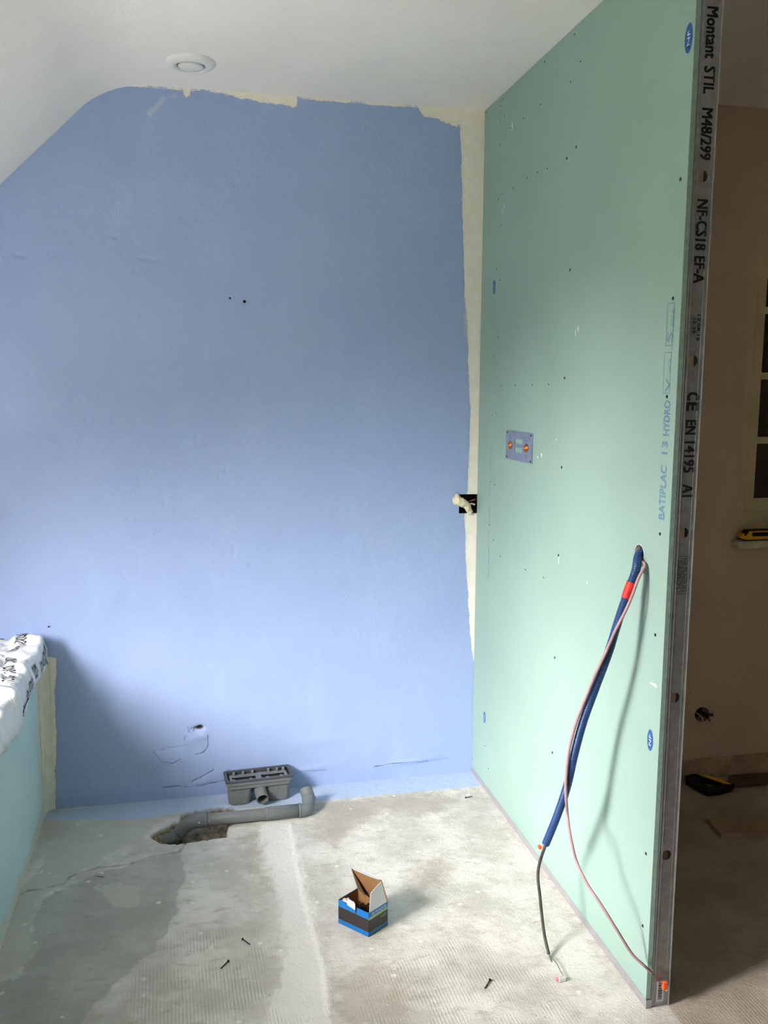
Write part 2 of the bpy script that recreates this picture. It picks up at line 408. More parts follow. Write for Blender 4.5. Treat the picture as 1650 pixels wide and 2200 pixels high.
for L in ([(910, 1245), (930, 1220), (1010, 1195), (1100, 1140), (1230, 1070), (1235, 1040)],
          [(320, 780), (450, 775), (520, 750), (560, 725), (640, 722), (760, 705), (880, 700)],
          [(800, 630), (810, 570), (880, 570)], [(1150, 545), (1155, 680), (1140, 740), (1080, 810), (970, 830)],
          [(330, 790), (460, 940), (620, 970), (740, 900)], [(850, 430), (870, 500)], [(940, 490), (960, 440), (1040, 400)],
          [(1430, 1100), (1440, 1070), (1500, 1080), (1550, 1070), (1530, 1120)],
          [(480, 1320), (700, 1300), (900, 1320), (1200, 1260), (1640, 1170)],
          [(3600, 1010), (3900, 960), (4300, 940), (4700, 900)], [(2500, 1090), (2900, 1060)]):
    cracks = np.minimum(cracks, ldist(BX, BZ, cq(L)))
D = vnoise(BX, BZ, 2.3, 21)*.012+vnoise(BX, BZ, 9, 22)*.0022
def dent(px, py, rx, ry, d, rot=0):
    global D
    cx, cz = PB(px, py); k = 1/735.
    u = (BX-cx); v = (BZ-cz); c_, s_ = math.cos(rot), math.sin(rot); uu = u*c_+v*s_; vv = -u*s_+v*c_
    D = D+d*np.exp(-((uu/(rx*k))**2+(vv/(ry*k))**2))
for a in [(315, 556, 24, 5, .006, -.12), (250, 510, 7, 7, .005), (45, 550, 14, 4, .005, -.1), (5, 549, 8, 3, .003), (290, 581, 6, 6, .003), (62, 800, 3, 12, .003, .3),
          (303, 676, 5, 10, .003), (285, 822, 4, 9, .003), (536, 821, 3, 9, .004), (423, 945, 3, 10, .004), (487, 1010, 3, 10, .004), (472, 1028, 3, 8, .004),
          (275, 1112, 5, 6, .006), (337, 1146, 4, 5, .006), (502, 1185, 4, 14, .003), (537, 1212, 6, 7, .004), (298, 1220, 3, 26, .003), (265, 1230, 10, 8, .004), (190, 1200, 14, 8, .003),
          (300, 1040, 3, 18, .002), (353, 1080, 4, 14, .003), (376, 1100, 3, 14, .003), (225, 1140, 6, 4, .003), (430, 1564, 9, 5, .022), (418, 1566, 8, 4, .010), (435, 1580, 16, 10, -.006), (415, 1590, 20, 14, -.003),
          (440, 1680, 22, 8, -.004, .5), (410, 1630, 30, 20, -.003), (360, 1660, 30, 16, .003), (495, 1662, 8, 6, -.006), (420, 1688, 5, 2, .008), (348, 1607, 14, 3, .005, .3), (370, 1625, 40, 25, -.003),
          (320, 1560, 30, 30, .003), (250, 1280, 12, 20, -.003), (105, 1346, 2, 2, .01), (560, 1480, 60, 60, .002), (700, 1590, 90, 16, -.003, .05), (880, 1635, 90, 7, -.004, .07), (640, 1655, 120, 8, -.004, .07)]:
    dent(*a)
D += .0015*np.clip(white/.004, 0, 1)
D = D*np.clip((.0-BX)/.05+.2, .15, 1)*np.clip((H+.02-BZ)/.05, .1, 1)*np.clip((BX+KW+.2)/.1, 0, 1)
D = np.where(BZ < .03, np.minimum(D, .0)*.3, D)
s0 = PB(986, 1063); s1 = PB(1024, 1103)
SX0, SX1, SZ0, SZ1 = s0[0], -.001, s1[1], s0[1]

t = NT('blue_wall_paint', .6, 0, .3)
c = t.mix(t.ramp(t.noise(2.2, 5, .6), .3, .7), lin(152, 172, 214), lin(158, 177, 217))
c = t.mix(t.ramp(t.noise(9, 5, .6, stretch=(1, 1, .5)), .5, .75, 0, .35), c, lin(162, 186, 224))
c = t.mix(t.ramp(t.attr('smear'), -.002, .012, 0, .75), c, t.mix(t.noise(30), lin(168, 186, 214), lin(206, 212, 214)))
wm = t.ramp(t.math('ADD', t.attr('white'), t.math('MULTIPLY', t.math('SUBTRACT', t.noise(90, 5, .7, stretch=(1, 1, 2.2)), .5), .012)), -.0015, .0022)
c = t.mix(wm, c, t.mix(t.ramp(t.noise(25, 5), .35, .7), lin(236, 230, 218), lin(242, 238, 230)))
c = t.mix(t.ramp(t.math('ADD', t.attr('cracks'), t.math('MULTIPLY', t.noise(120, 3), .004)), .0024, .0046, .4, 0), c, lin(96, 112, 150))
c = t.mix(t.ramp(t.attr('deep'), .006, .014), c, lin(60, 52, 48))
fl1 = t.ramp(t.noise(70, 3, .5), .745, .775, 0, .75)
c = t.mix(fl1, c, lin(196, 208, 232))
t.color(c)
b1 = t.bump(t.noise(26, 6, .62), .0035)
b2 = t.bump(t.ramp(t.math('ADD', t.attr('cracks'), t.math('MULTIPLY', t.noise(120, 3), .004)), .001, .006), .004, 1, b1)
t.normal(t.bump(t.noise(170, 3), .0009, 1, b2))
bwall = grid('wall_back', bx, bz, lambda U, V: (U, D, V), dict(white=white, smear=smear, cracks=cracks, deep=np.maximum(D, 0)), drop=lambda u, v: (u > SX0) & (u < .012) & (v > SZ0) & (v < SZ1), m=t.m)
struct(bwall)
# screw holes left in the blue wall
for px, py, r in ((525, 648, .0052), (494, 641, .0035), (105, 1346, .003)):
    bm = bmesh.new(); p = on(1, -.002, px, py); add_lathe(bm, [(0, .0), (r*.8, 0), (r, -.0012)], (p.x, -.0065, p.z), (0, -1, 0), 14)
    o = obj('screw_hole', bm, M_dark, bwall)
# cavity with wires and foam beside the partition
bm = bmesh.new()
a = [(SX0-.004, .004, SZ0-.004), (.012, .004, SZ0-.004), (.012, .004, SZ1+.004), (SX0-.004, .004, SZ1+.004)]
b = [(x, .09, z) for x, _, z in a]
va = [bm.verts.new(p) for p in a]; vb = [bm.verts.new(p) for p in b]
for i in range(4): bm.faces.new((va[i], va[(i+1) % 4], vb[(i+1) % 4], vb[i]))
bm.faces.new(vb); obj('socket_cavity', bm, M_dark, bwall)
def onb(px, py, y=0.): p = on(1, y, px, py); return p
bm = bmesh.new()
path = spline([onb(984, 1066, -.004), onb(981, 1074, -.012), onb(988, 1078, -.016), onb(998, 1082, -.014), onb(1005, 1092, -.010), onb(1010, 1101, -.004)], 6)
rr = [.012, .018, .0175, .0145, .0135, .009]
add_tube(bm, path, lambda i, n: np.interp(i/(n-1)*5, range(6), rr)*(.95+.05*math.sin(i*.9)), 14)
for v in bm.verts: v.co += Vector((mn.noise(v.co*90), mn.noise(v.co*90+Vector((9, 0, 0)))*.6, mn.noise(v.co*90+Vector((0, 9, 0)))))*.006
foam = obj('expanding_foam', bm, M_foam, None, True)
tag(foam, 'cream bead of expanding foam bulging from the wall cavity', 'foam')
bm = bmesh.new(); add_tube(bm, spline([onb(1004, 1079, .03), onb(1011, 1076, .01), onb(1020, 1073, .012)], 5), .0022, 8)
w1 = obj('wire', bm, mat('brown_wire', lin(120, 70, 60), .5)); tag(w1, 'thin brown wire inside the wall cavity', 'wire')
bm = bmesh.new(); add_tube(bm, spline([onb(1006, 1086, .03), onb(1012, 1082, .008), onb(1020, 1084, .010)], 5), .0034, 8)
w2 = obj('wire', bm, mat('pale_pink_wire', lin(222, 188, 172), .5)); tag(w2, 'thicker pale pink wire inside the wall cavity', 'wire')

# ------------------------------------------------------------------ ceiling with rounded cove and slope
S = .979
def prof():
    P = [(X1, H), (-1.0, H), (-1.14, H-.001)]
    ctr = [(-1.14, H), (-1.255, H), (-1.35, H-.075)]
    for k in range(1, 9):
        u = k/8; x = (1-u)**2*ctr[0][0]+2*u*(1-u)*ctr[1][0]+u*u*ctr[2][0]; z = (1-u)**2*ctr[0][1]+2*u*(1-u)*ctr[1][1]+u*u*ctr[2][1]
        P.append((x, z))
    return P
PR = prof(); xe, ze = PR[-1]
slz = lambda x: ze+(x-xe)*S*1.0
WY0, WY1, WXW, WZ1, WZ0 = -2.2, -1.42, -2.4, 2.1, .66      # dormer with an upright window
WXT = xe+(WZ1-ze)/S
PR += [(WXT, WZ1), (WXW, slz(WXW)), (WXW-.2, slz(WXW-.2))]
bm = bmesh.new(); yy = [.03, WY1, WY0, YF]
V_ = [[bm.verts.new((x, y, z)) for x, z in PR] for y in yy]
for j in range(3):
    for i in range(len(PR)-1):
        if j == 1 and i >= len(PR)-3: continue
        bm.faces.new((V_[j][i], V_[j][i+1], V_[j+1][i+1], V_[j+1][i]))
for y in (WY0, WY1):     # cheeks of the dormer
    bm.faces.new([bm.verts.new(v) for v in ((WXT, y, WZ1), (WXW, y, WZ1), (WXW, y, slz(WXW)))])
bm.faces.new([bm.verts.new(v) for v in ((WXT, WY0, WZ1), (WXT, WY1, WZ1), (WXW, WY1, WZ1), (WXW, WY0, WZ1))])
t = NT('ceiling_paint', .75, 0, .2)
c = t.mix(t.ramp(t.noise(3, 5), .35, .65), lin(245, 239, 234), lin(248, 243, 239))
t.color(c); t.normal(t.bump(t.noise(120, 3), .0006, 1, t.bump(t.noise(7, 4), .004)))
ce = obj('ceiling', bm, t.m, None, True); struct(ce)
wn = empty('window_2', (WXW, (WY0+WY1)/2, WZ0)); struct(wn)
M_frame = mat('white_frame', lin(232, 232, 230), .5, var=.02)
for a, b in (((WXW-.06, WY0, WZ0), (WXW, WY0+.04, WZ1)), ((WXW-.06, WY1-.04, WZ0), (WXW, WY1, WZ1)), ((WXW-.06, WY0, WZ0-.06), (WXW, WY1, WZ0)), ((WXW-.06, WY0, WZ1-.03), (WXW, WY1, WZ1+.03))):
    bm = bmesh.new(); add_box(bm, a, b, .004); reparent(obj('window_frame', bm, M_frame), wn)

# ------------------------------------------------------------------ knee wall and ledge
LZ = .60
t = NT('moisture_board', .8, 0, .2)
sp = t.n.new('ShaderNodeSeparateXYZ'); t.l.new(t.tc.outputs['Object'], sp.inputs[0])
yy_ = t.math('ADD', sp.outputs['Y'], t.math('MULTIPLY', t.math('SUBTRACT', t.noise(14, 5), .5), .05))
c = t.mix(t.ramp(t.noise(3, 4), .35, .65), lin(188, 212, 212), lin(196, 217, 216))
c = t.mix(t.ramp(yy_, -.105, -.09), c, lin(216, 210, 188))
c = t.mix(t.ramp(yy_, -.06, -.03), c, lin(216, 216, 208))
c = t.mix(t.ramp(t.math('ADD', sp.outputs['Z'], t.math('MULTIPLY', t.math('SUBTRACT', t.noise(10, 5), .5), .10)), .03, .06, .85, 0), c, lin(200, 200, 184))
t.color(c); t.normal(t.bump(t.noise(60, 4), .0012))
GREENK = t.m
bm = bmesh.new(); add_box(bm, (-KW-.06, YF, -.02), (-KW, .02, LZ-.012)); kw = obj('wall_left', bm, GREENK); struct(kw)
bm = bmesh.new(); add_box(bm, (WXW, YF, LZ-.04), (-KW+.004, .01, LZ), .003)
ld = obj('trim_1', bm, M_white); struct(ld)
# plaster fillet in the corner under the ledge
bm = bmesh.new(); n = 40; A = []
for i in range(n+1):
    z = .002+(LZ-.05)*i/n; r = .028+.008*mn.noise(Vector((0, 0, z*14)))
    A.append([bm.verts.new((-KW+.0005, -r-.03, z)), bm.verts.new((-KW+.007+.003*mn.noise(Vector((3, 0, z*20))), -.009-.003*mn.noise(Vector((5, 0, z*30))), z)), bm.verts.new((-KW+r, -.0015, z))])
for a, b in zip(A, A[1:]):
    for k in range(2): bm.faces.new((a[k], a[k+1], b[k+1], b[k]))
obj('joint_plaster', bm, mat('joint_plaster', lin(216, 214, 200), .85, var=.08, scale=25, bumpd=.003, bscale=60), kw, True)

# plastic film taped over the ledge
def film():
    us = np.linspace(0, 1, 90); vs = np.linspace(0, 1, 200)
    rs = np.random.RandomState(2)
    U, V = np.meshgrid(us, vs)
    y = -.006-V*1.9
    s = U*.62                                     # length across: 0 = hanging hem, then up and over
    hang = .075+.02*np.sin(y*9)+.03*vnoise(y, y*0, 6, 31, 2)
    hang = np.minimum(hang, .035+np.abs(y)*.5)
    T = .045
    ss = s*1.0
    x = np.where(ss < hang, -KW+.012+.010*np.sin(ss/hang*2.6), np.where(ss < hang+T, 0, -KW-(ss-hang-T)))
    z = np.where(ss < hang, LZ-hang+ss, LZ+.018)
    a = np.clip((ss-hang)/T, 0, 1)*PI/2
    x = np.where((ss >= hang) & (ss < hang+T), -KW-.008+.022*np.cos(a), x-np.where(ss >= hang+T, .008, 0))
    z = np.where((ss >= hang) & (ss < hang+T), LZ+.0+.020*np.sin(a), z)
    n1 = vnoise(x*1.+z*.8, y, 9, 41, 3); n2 = vnoise(x+z, y*1.6, 26, 43, 3)
    fold = np.abs(vnoise(x*2+z*1.2, y, 14, 47, 2))
    out = np.clip(n1*.05+n2*.016+.028-fold*.06, 0.001, .06)
    near = np.clip(-y/.05, .3, 1)
    out = out*near
    top = ss >= hang+T
    x = np.where(top, x, x+out*.55); z = np.where(top, z+out*.9, np.where(ss < hang, z, z+out*.6))
    bulge = np.exp(-((y+.09)/.06)**2)*np.clip((ss-hang*.6)/.03, 0, 1)*np.exp(-((ss-hang)/.09)**2)
    x = x+bulge*.0; z = z+bulge*.028
    return x, y, z
fx, fy, fz = film()
t = NT('milky_film', .28, 0, .5)
t.color(t.mix(t.ramp(t.noise(12, 4), .4, .7), lin(236, 238, 240), lin(222, 226, 226)))
t.b.inputs['Subsurface Weight'].default_value = 0
t.normal(t.bump(t.noise(40, 5, .6, dist=.6), .004))
uu = np.linspace(0, 1, 90); vv = np.linspace(0, 1, 200)
fo = grid('plastic_film', uu, vv, lambda U, V: (fx, fy, fz), {}, m=t.m)
so = fo.modifiers.new('s', 'SOLIDIFY'); so.thickness = .0008
tag(fo, 'crumpled white plastic film with black print draped over the ledge', 'plastic sheet')
# black print on the film follows its surface
def filmpt(u, v):
    i = min(int(v*199), 198); j = min(int(u*89), 88)
    a = v*199-i; b = u*89-j
    g = lambda A: (A[i, j]*(1-a)*(1-b)+A[i+1, j]*a*(1-b)+A[i, j+1]*(1-a)*b+A[i+1, j+1]*a*b)
    return Vector((g(fx), g(fy), g(fz)))
def filmprint(body, u0, v0, du, dv, flip=False):
    cu = bpy.data.curves.new('t', 'FONT'); cu.body = body; cu.offset = .02; cu.resolution_u = 2
    o = bpy.data.objects.new('t', cu); COL.objects.link(o)
    me = bpy.data.meshes.new_from_object(o.evaluated_get(bpy.context.evaluated_depsgraph_get())); bpy.data.objects.remove(o)
    bm = bmesh.new(); bm.from_mesh(me)
    bmesh.ops.triangulate(bm, faces=bm.faces[:]); bmesh.ops.subdivide_edges(bm, edges=bm.edges[:], cuts=1)
    xs_ = [v.co.x for v in bm.verts]; xa, xb = min(xs_), max(xs_)
    for v in bm.verts:
        a, b = (v.co.x-xa)/(xb-xa), v.co.y/.73
        u = u0+(b*du if not flip else a*du); w = v0+(a*dv if not flip else b*dv)
        u = min(max(u, 0), .98); w = min(max(w, .002), .98)
        p = filmpt(u, w); e1 = filmpt(min(u+.012, .99), w)-p; e2 = filmpt(u, min(w+.006, .99))-p
        n_ = e1.cross(e2).normalized()
        if n_.dot(CAM-p) < 0: n_ = -n_
        v.co = p+n_*.0022
    me2 = bpy.data.meshes.new('lettering'); bm.to_mesh(me2); bm.free(); link('lettering', me2, M_ink, fo)
FP = []
rsf = random.Random(3)
for u_, v_ in ((.045, .052), (.04, .083), (.045, .125), (.04, .165), (.04, .205), (.045, .25), (.20, .012), (.19, .05), (.21, .085), (.2, .13), (.2, .17), (.21, .215), (.32, .02), (.33, .06), (.31, .10), (.34, .145), (.33, .19), (.44, .015), (.45, .055), (.43, .1), (.45, .15), (.56, .02), (.57, .07), (.55, .12), (.68, .03), (.66, .09)):
    FP.append((rsf.choice(('XOOI', 'OXOX', 'XIOO', 'IOXX')), u_, v_, .06, rsf.uniform(.018, .025)))
for a in FP: filmprint(*a)
# pale board seen under the film
bm = bmesh.new(); add_box(bm, (-KW-.30, -.36, LZ+.001), (-KW-.14, -.10, LZ+.012), .002)
obj('trim_2', bm, mat('pinkish_board', lin(206, 176, 150), .7)); struct(bpy.data.objects['trim_2'])

# ------------------------------------------------------------------ green partition
hc = on(0, 0, 1374, 1190); HR = .0225
t = NT('green_plasterboard', .8, 0, .2)
c = t.mix(t.ramp(t.noise(2.5, 4), .3, .7), lin(144, 170, 158), lin(150, 176, 164))
c = t.mix(t.ramp(t.noise(60, 5, .7, stretch=(1, 3, 1)), .6, .8, 0, .3), c, lin(196, 226, 214))
t.color(c); t.normal(t.bump(t.noise(250, 3), .0003, 1, t.bump(t.noise(2.5, 2), .004)))
GREEN = t.m
BZ0 = .022
bm = bmesh.new()
plate(bm, (0, -.002, BZ0), (0, -1, 0), (0, 0, 1), RL-.002, H-BZ0-.001, [(-hc.y-.002, hc.z-BZ0, HR)], (.0125, 0, 0))
wr = obj('wall_right', bm, GREEN); struct(wr)
t2 = mat('plasterboard_edge', lin(134, 158, 146), .8, var=.1, scale=80)
bm = bmesh.new(); add_box(bm, (.0003, -RL-.0006, BZ0), (.0122, -RL+.0005, H-.002)); obj('board_edge', bm, t2, wr)
bm = bmesh.new(); add_lathe(bm, [(HR+.0012, .0), (HR-.0005, -.0005), (HR-.001, .012)], (-.0006, hc.y, hc.z), (1, 0, 0), 28)
obj('hole_rim', bm, mat('pinkish_gypsum', lin(200, 190, 190), .85, bumpd=.001), wr)
# screw heads, one mesh shared
bm = bmesh.new(); add_lathe(bm, [(0, .0004), (.0016, .0002), (.0034, .0009), (.0041, .0)], (0, 0, 0), (-1, 0, 0), 12)
bmesh.ops.recalc_face_normals(bm, faces=bm.faces); sme = bpy.data.meshes.new('screw_head'); bm.to_mesh(sme); bm.free(); sme.materials.append(M_black)
SP = [(1045,242),(1076,227),(1081,213),(1084,249),(1125,254),(1161,225),(1074,312),(1098,275),(1238,316),(1218,340),(1176,362),(1155,370),(1133,382),(1102,404),(1080,417),(1071,428),(1038,424),(1077,484),(1035,579),(1067,578),(1075,602),(1225,580),(1032,718),(1070,725),(1061,766),(1213,812),(1077,829),(1107,828),(1144,827),(1179,826),(1058,892),(1066,888),(1207,1004),(1025,1031),(1054,1035),(1063,1041),(1052,1128),(1023,1140),(1060,1160),(1075,1195),(1200,1193),(1129,1224),(1168,1241),(1408,1364),(1192,1413),(1187,1617),(1388,1834),(1462,385),(1446,641),(1433,852),(1418,1147),(1247,132),(1226,176),(1170,133),(1235,74),(1019,1250),(1018,1390),(1016,1475),(1015,1630),(1049,1651),(1042,1602),(1381,1989),(1191,1889),(1480,100)]
big = {(1238,316),(1218,340),(1225,580),(1213,812),(1207,1004),(1200,1193),(1192,1413),(1187,1617),(1388,1834),(1462,385),(1446,641),(1433,852),(1418,1147),(1408,1364),(1381,1989),(1480,100)}
for p in SP:
    q = on(0, 0, *p)
    if q.z < BZ0+.006 or q.y > -.004: continue
    o = bpy.data.objects.new('screw_head', sme); COL.objects.link(o); o.parent = wr
    o.location = (-.0001, q.y, q.z); s_ = 1. if p in big else .68; o.scale = (s_, s_, s_)
# plaster smears on the board
def smearmesh(px, py, w, h, seed):
    q = on(0, -.0006, px, py); bm = bmesh.new(); n = 18; c0 = bm.verts.new((-.0012, q.y, q.z)); ring = []
    for k in range(n):
        a = 2*PI*k/n; r = 1+.55*mn.noise(Vector((math.cos(a)*1.6, math.sin(a)*1.6, seed)))
        ring.append(bm.verts.new((-.0002, q.y+w*r*math.cos(a), q.z+h*r*math.sin(a))))
    for k in range(n): bm.faces.new((c0, ring[k], ring[(k+1) % n]))
    obj('plaster_smear', bm, mat('pale_smear', lin(214, 232, 224), .8) if seed == 1 else bpy.data.materials['pale_smear'], wr)
for i, a in enumerate([(1100, 272, .004, .012), (1083, 443, .002, .007), (1079, 452, .002, .009), (1242, 706, .003, .009), (1236, 716, .002, .008), (1163, 978, .005, .006), (1155, 982, .003, .004), (1200, 1204, .003, .011), (1405, 1472, .014, .004), (1261, 1251, .004, .003), (1195, 945, .003, .003)]):
    smearmesh(*a, i+1)
# blue oval stamps with white letters
for px, py, h in ((1480, 82, .030), (1397, 1590, .026), (1062, 617, .024), (1041, 1541, .022)):
    q = on(0, 0, px, py); bm = bmesh.new()
    n = 28; ring = [bm.verts.new((-.0004, q.y+.0135*math.cos(2*PI*k/n)*(h/.026), q.z+h*math.sin(2*PI*k/n))) for k in range(n)]; bm.faces.new(ring)
    o = obj('stamp_oval', bm, M_inkbl, wr)
    text('NF', (0, q.y-.0045*h/.026, q.z-h*.5), (0, q.y-.0045*h/.026, q.z+h*.5), .0095*h/.026, (0, 1, 0), (-1, 0, 0), bpy.data.materials['white_card'], wr, th=.0008)
def wtext(body, a, b, cap, m=M_inkb, bold=0, dy=0):
    p, q = on(0, 0, *a), on(0, 0, *b); q.y = p.y = (p.y+q.y)/2+dy
    text(body, p, q, cap, (0, 1, 0), (-1, 0, 0), m, wr, th=.0005, bold=bold)
wtext('BATIPLAC', (1427, 1118), (1434, 1003), .026, bold=.06)
wtext('13', (1434, 977), (1436, 950), .026, bold=.06)
wtext('HYDRO', (1438, 937), (1441, 862), .026, bold=.06)
wtext('BATIPLAC', (1051, 1242), (1051, 1170), .012)
wtext('13', (1051, 1155), (1052, 1142), .012)
wtext('HYDRO', (1052, 1130), (1053, 1085), .012)
wtext('EN 520', (1053, 1065), (1053, 1040), .012)
wtext('[ HYDRO BA ]', (1055, 1018), (1056, 955), .012)
wtext('BATI 13', (1076, 270), (1076, 215), .011)
def wbox(a, b, w):
    p, q = on(0, 0, *a), on(0, 0, *b); y = (p.y+q.y)/2; bm = bmesh.new(); e = .0008
    for y0, y1, z0, z1 in ((y-e, y+e, p.z, q.z), (y+w-e, y+w+e, p.z, q.z), (y, y+w, p.z-e, p.z+e), (y, y+w, q.z-e, q.z+e)):
        bm.faces.new([bm.verts.new((-.0005, a_, b_)) for a_, b_ in ((y0, z0), (y1, z0), (y1, z1), (y0, z1))])
    obj('stamp_frame', bm, M_inkb, wr)
    return y
wbox((1444, 742), (1450, 650), .028); wtext('FACE A', (1445, 700), (1448, 665), .009); wtext('PEINDRE', (1449, 710), (1451, 662), .007, dy=.0)
wtext('S', (1445, 735), (1445, 712), .022, bold=.0)
wbox((1438, 845), (1443, 757), .028); wtext('DECOR', (1440, 800), (1442, 770), .009); wtext('V', (1440, 842), (1440, 812), .02)

M_zinc = mat('matt_zinc', lin(158, 156, 158), .6, .25, var=.06)
# floor track of the partition
tr = empty('metal_floor_track', (.03, -RL/2, 0)); tag(tr, 'galvanised U shaped floor track under the green plasterboard', 'track')
bm = bmesh.new(); add_box(bm, (-.0008, -RL-.004, 0.0), (.0002, -.002, .0225)); add_box(bm, (.0002, -RL-.004, 0.0), (.0134, -RL-.0034, .0225)); reparent(obj('track_flange', bm, M_zinc), tr)
bm = bmesh.new(); add_box(bm, (.0604, -RL-.004, 0.001), (.0610, -.002, .030)); reparent(obj('track_flange', bm, M_zinc), tr)
bm = bmesh.new(); add_box(bm, (.0004, -RL-.004, 0.0005), (.0604, -.002, .0012)); reparent(obj('track_web', bm, M_zinc), tr)

# vertical stud closing the partition
st = empty('metal_stud', (.035, -RL, 0)); tag(st, 'tall galvanised steel stud with round holes and black print closing the partition', 'stud')
SX_ = .0135; SW = .046
holes = []
for px, py in ((1424, 1838), (1437, 1500), (1454, 1145), (1476, 775), (1498, 378)):
    holes.append((SW*.45, on(1, -RL, px, py).z-.002, .0125))
bm = bmesh.new()
plate(bm, (SX_, -RL-.0005, .002), (1, 0, 0), (0, 0, 1), SW, H-.01, holes, (0, .0006, 0))
reparent(obj('stud_web', bm, M_galv), st)
for x, w in ((SX_+.0010, .0016), (SX_+.0085, .0016), (SX_+SW-.009, .0014)):
    bm = bmesh.new(); add_box(bm, (x, -RL-.0016, .003), (x+w, -RL-.0004, H-.01), .0003); reparent(obj('stiffening_rib', bm, M_galv), st)
for x in (SX_, SX_+SW-.0006):
    bm = bmesh.new(); add_box(bm, (x, -RL+.0001, .002), (x+.0006, -RL+.035, H-.01)); reparent(obj('stud_flange', bm, M_galv), st)
bm = bmesh.new(); add_box(bm, (SX_+SW-.0012, -RL-.0045, .002), (SX_+SW+.0008, -RL-.0005, H-.01), .0004); reparent(obj('stud_flange', bm, mat('bright_steel_edge', lin(176, 178, 176), .35, .8)), st)
def stext(body, y0, y1, x=.012, cap=.027, bold=.07, parts=st):
    a, b = zat(SX_+.02, -RL, y0), zat(SX_+.02, -RL, y1)
    o = text(body, (SX_+x, -RL-.0006, a), (SX_+x, -RL-.0006, b), cap, (1, 0, 0), (0, -1, 0), M_ink, None, th=.0006, bold=bold); reparent(o, st)
stext('Montant', 14, 124); stext('STIL', 142, 200); stext('M48/299', 232, 342); stext('NF-CS18', 428, 536); stext('EF-A', 550, 607)
stext('12.08.16', 676, 732, .027, .008, .05); stext('10:29', 684, 716, .016, .008, .05); stext('C', 842, 858, .012, .028, .1); stext('E', 864, 880, .012, .028, .1)
stext('EN', 902, 932); stext('14195', 948, 1014); stext('A1', 1040, 1066)
stext('EUROPROFIL', 1204, 1268, .011, .010, .0); stext('NF PLAQUES', 1200, 1272, .025, .008, .0)
def sbox(y0, y1, x0, x1):
    a, b = zat(SX_+.02, -RL, y0), zat(SX_+.02, -RL, y1); bm = bmesh.new(); e = .0005
    for u0, u1, z0, z1 in ((x0-e, x0+e, b, a), (x1-e, x1+e, b, a), (x0, x1, a-e, a+e), (x0, x1, b-e, b+e)):
        bm.faces.new([bm.verts.new((SX_+u, -RL-.0012, z)) for u, z in ((u0, z0), (u1, z0), (u1, z1), (u0, z1))])
    reparent(obj('stamp_frame', bm, M_ink), st)
sbox(1195, 1276, .009, .036); sbox(1200, 1271, .0105, .0225)
# adhesive label at the foot
a, b = zat(SX_+.02, -RL, 2108), zat(SX_+.02, -RL, 2152)
bm = bmesh.new(); add_box(bm, (SX_+.013, -RL-.0009, b), (SX_+.033, -RL-.0005, a)); stk = reparent(obj('sticker', bm, mat('grey_sticker', lin(172, 174, 172), .4)), st)
bm = bmesh.new(); z = b+.006
while z < a-.006:
    h = random.choice((.0012, .002, .0028)); add_box(bm, (SX_+.018, -RL-.0012, z), (SX_+.028, -RL-.0009, z+h)); z += h+random.choice((.0012, .002))
sub(obj('barcode', bm, M_ink), stk)

# ------------------------------------------------------------------ mixer mounting plate
pa, pb, pc, pd_ = on(0, 0, 1090, 925), on(0, 0, 1146, 930), on(0, 0, 1145, 994), on(0, 0, 1088, 987)
mp_ = empty('mixer_mounting_plate', (0, (pa.y+pb.y)/2, (pa.z+pd_.z)/2)); tag(mp_, 'square grey metal mounting plate with two copper pipe fittings screwed to the green board', 'plate')
y0, y1, z0, z1 = pb.y, pa.y, (pc.z+pd_.z)/2, (pa.z+pb.z)/2
M_pl = mat('grey_blue_steel', lin(138, 150, 170), .45, .35, var=.08, scale=30)
bm = bmesh.new(); wq, hq = y1-y0, z1-z0
def rects(cuts_u, cuts_v, skip):
    for i in range(len(cuts_u)-1):
        for j in range(len(cuts_v)-1):
            if (i, j) in skip: continue
            add_box(bm, (-.0035, y0+wq*cuts_u[i], z0+hq*cuts_v[j]), (-.0002, y0+wq*cuts_u[i+1], z0+hq*cuts_v[j+1]))
rects([0, .36, .66, 1], [0, .28, .475, .56, .75, 1], {(1, 1), (1, 3)})
bmesh.ops.remove_doubles(bm, verts=bm.verts, dist=1e-5); reparent(obj('plate_body', bm, M_pl), mp_)
for yf in (.19, .81):
    fy_, fz_ = y0+wq*yf, z0+hq*.49
    bm = bmesh.new(); add_lathe(bm, [(.012, -.001), (.0135, .0), (.0135, .002), (.0105, .003), (.0105, .006), (.0072, .006), (.0072, .001), (0, .001)], (-.004, fy_, fz_), (-1, 0, 0), 24)
    ft = obj('copper_fitting', bm, M_copper, None, True); reparent(ft, mp_)
    for dz in (-.026, .026):
        bm = bmesh.new(); add_lathe(bm, [(0, .0028), (.003, .0022), (.0042, 0)], (-.0035, fy_, fz_+dz), (-1, 0, 0), 12); reparent(obj('screw_head', bm, M_galv), mp_)
for yf, zf in ((.04, .93), (.96, .93), (.04, .07), (.96, .07)):
    bm = bmesh.new(); add_lathe(bm, [(0, .0018), (.0028, .0014), (.0036, 0)], (-.0035, y0+wq*yf, z0+hq*zf), (-1, 0, 0), 12); reparent(obj('screw_head', bm, M_black), mp_)

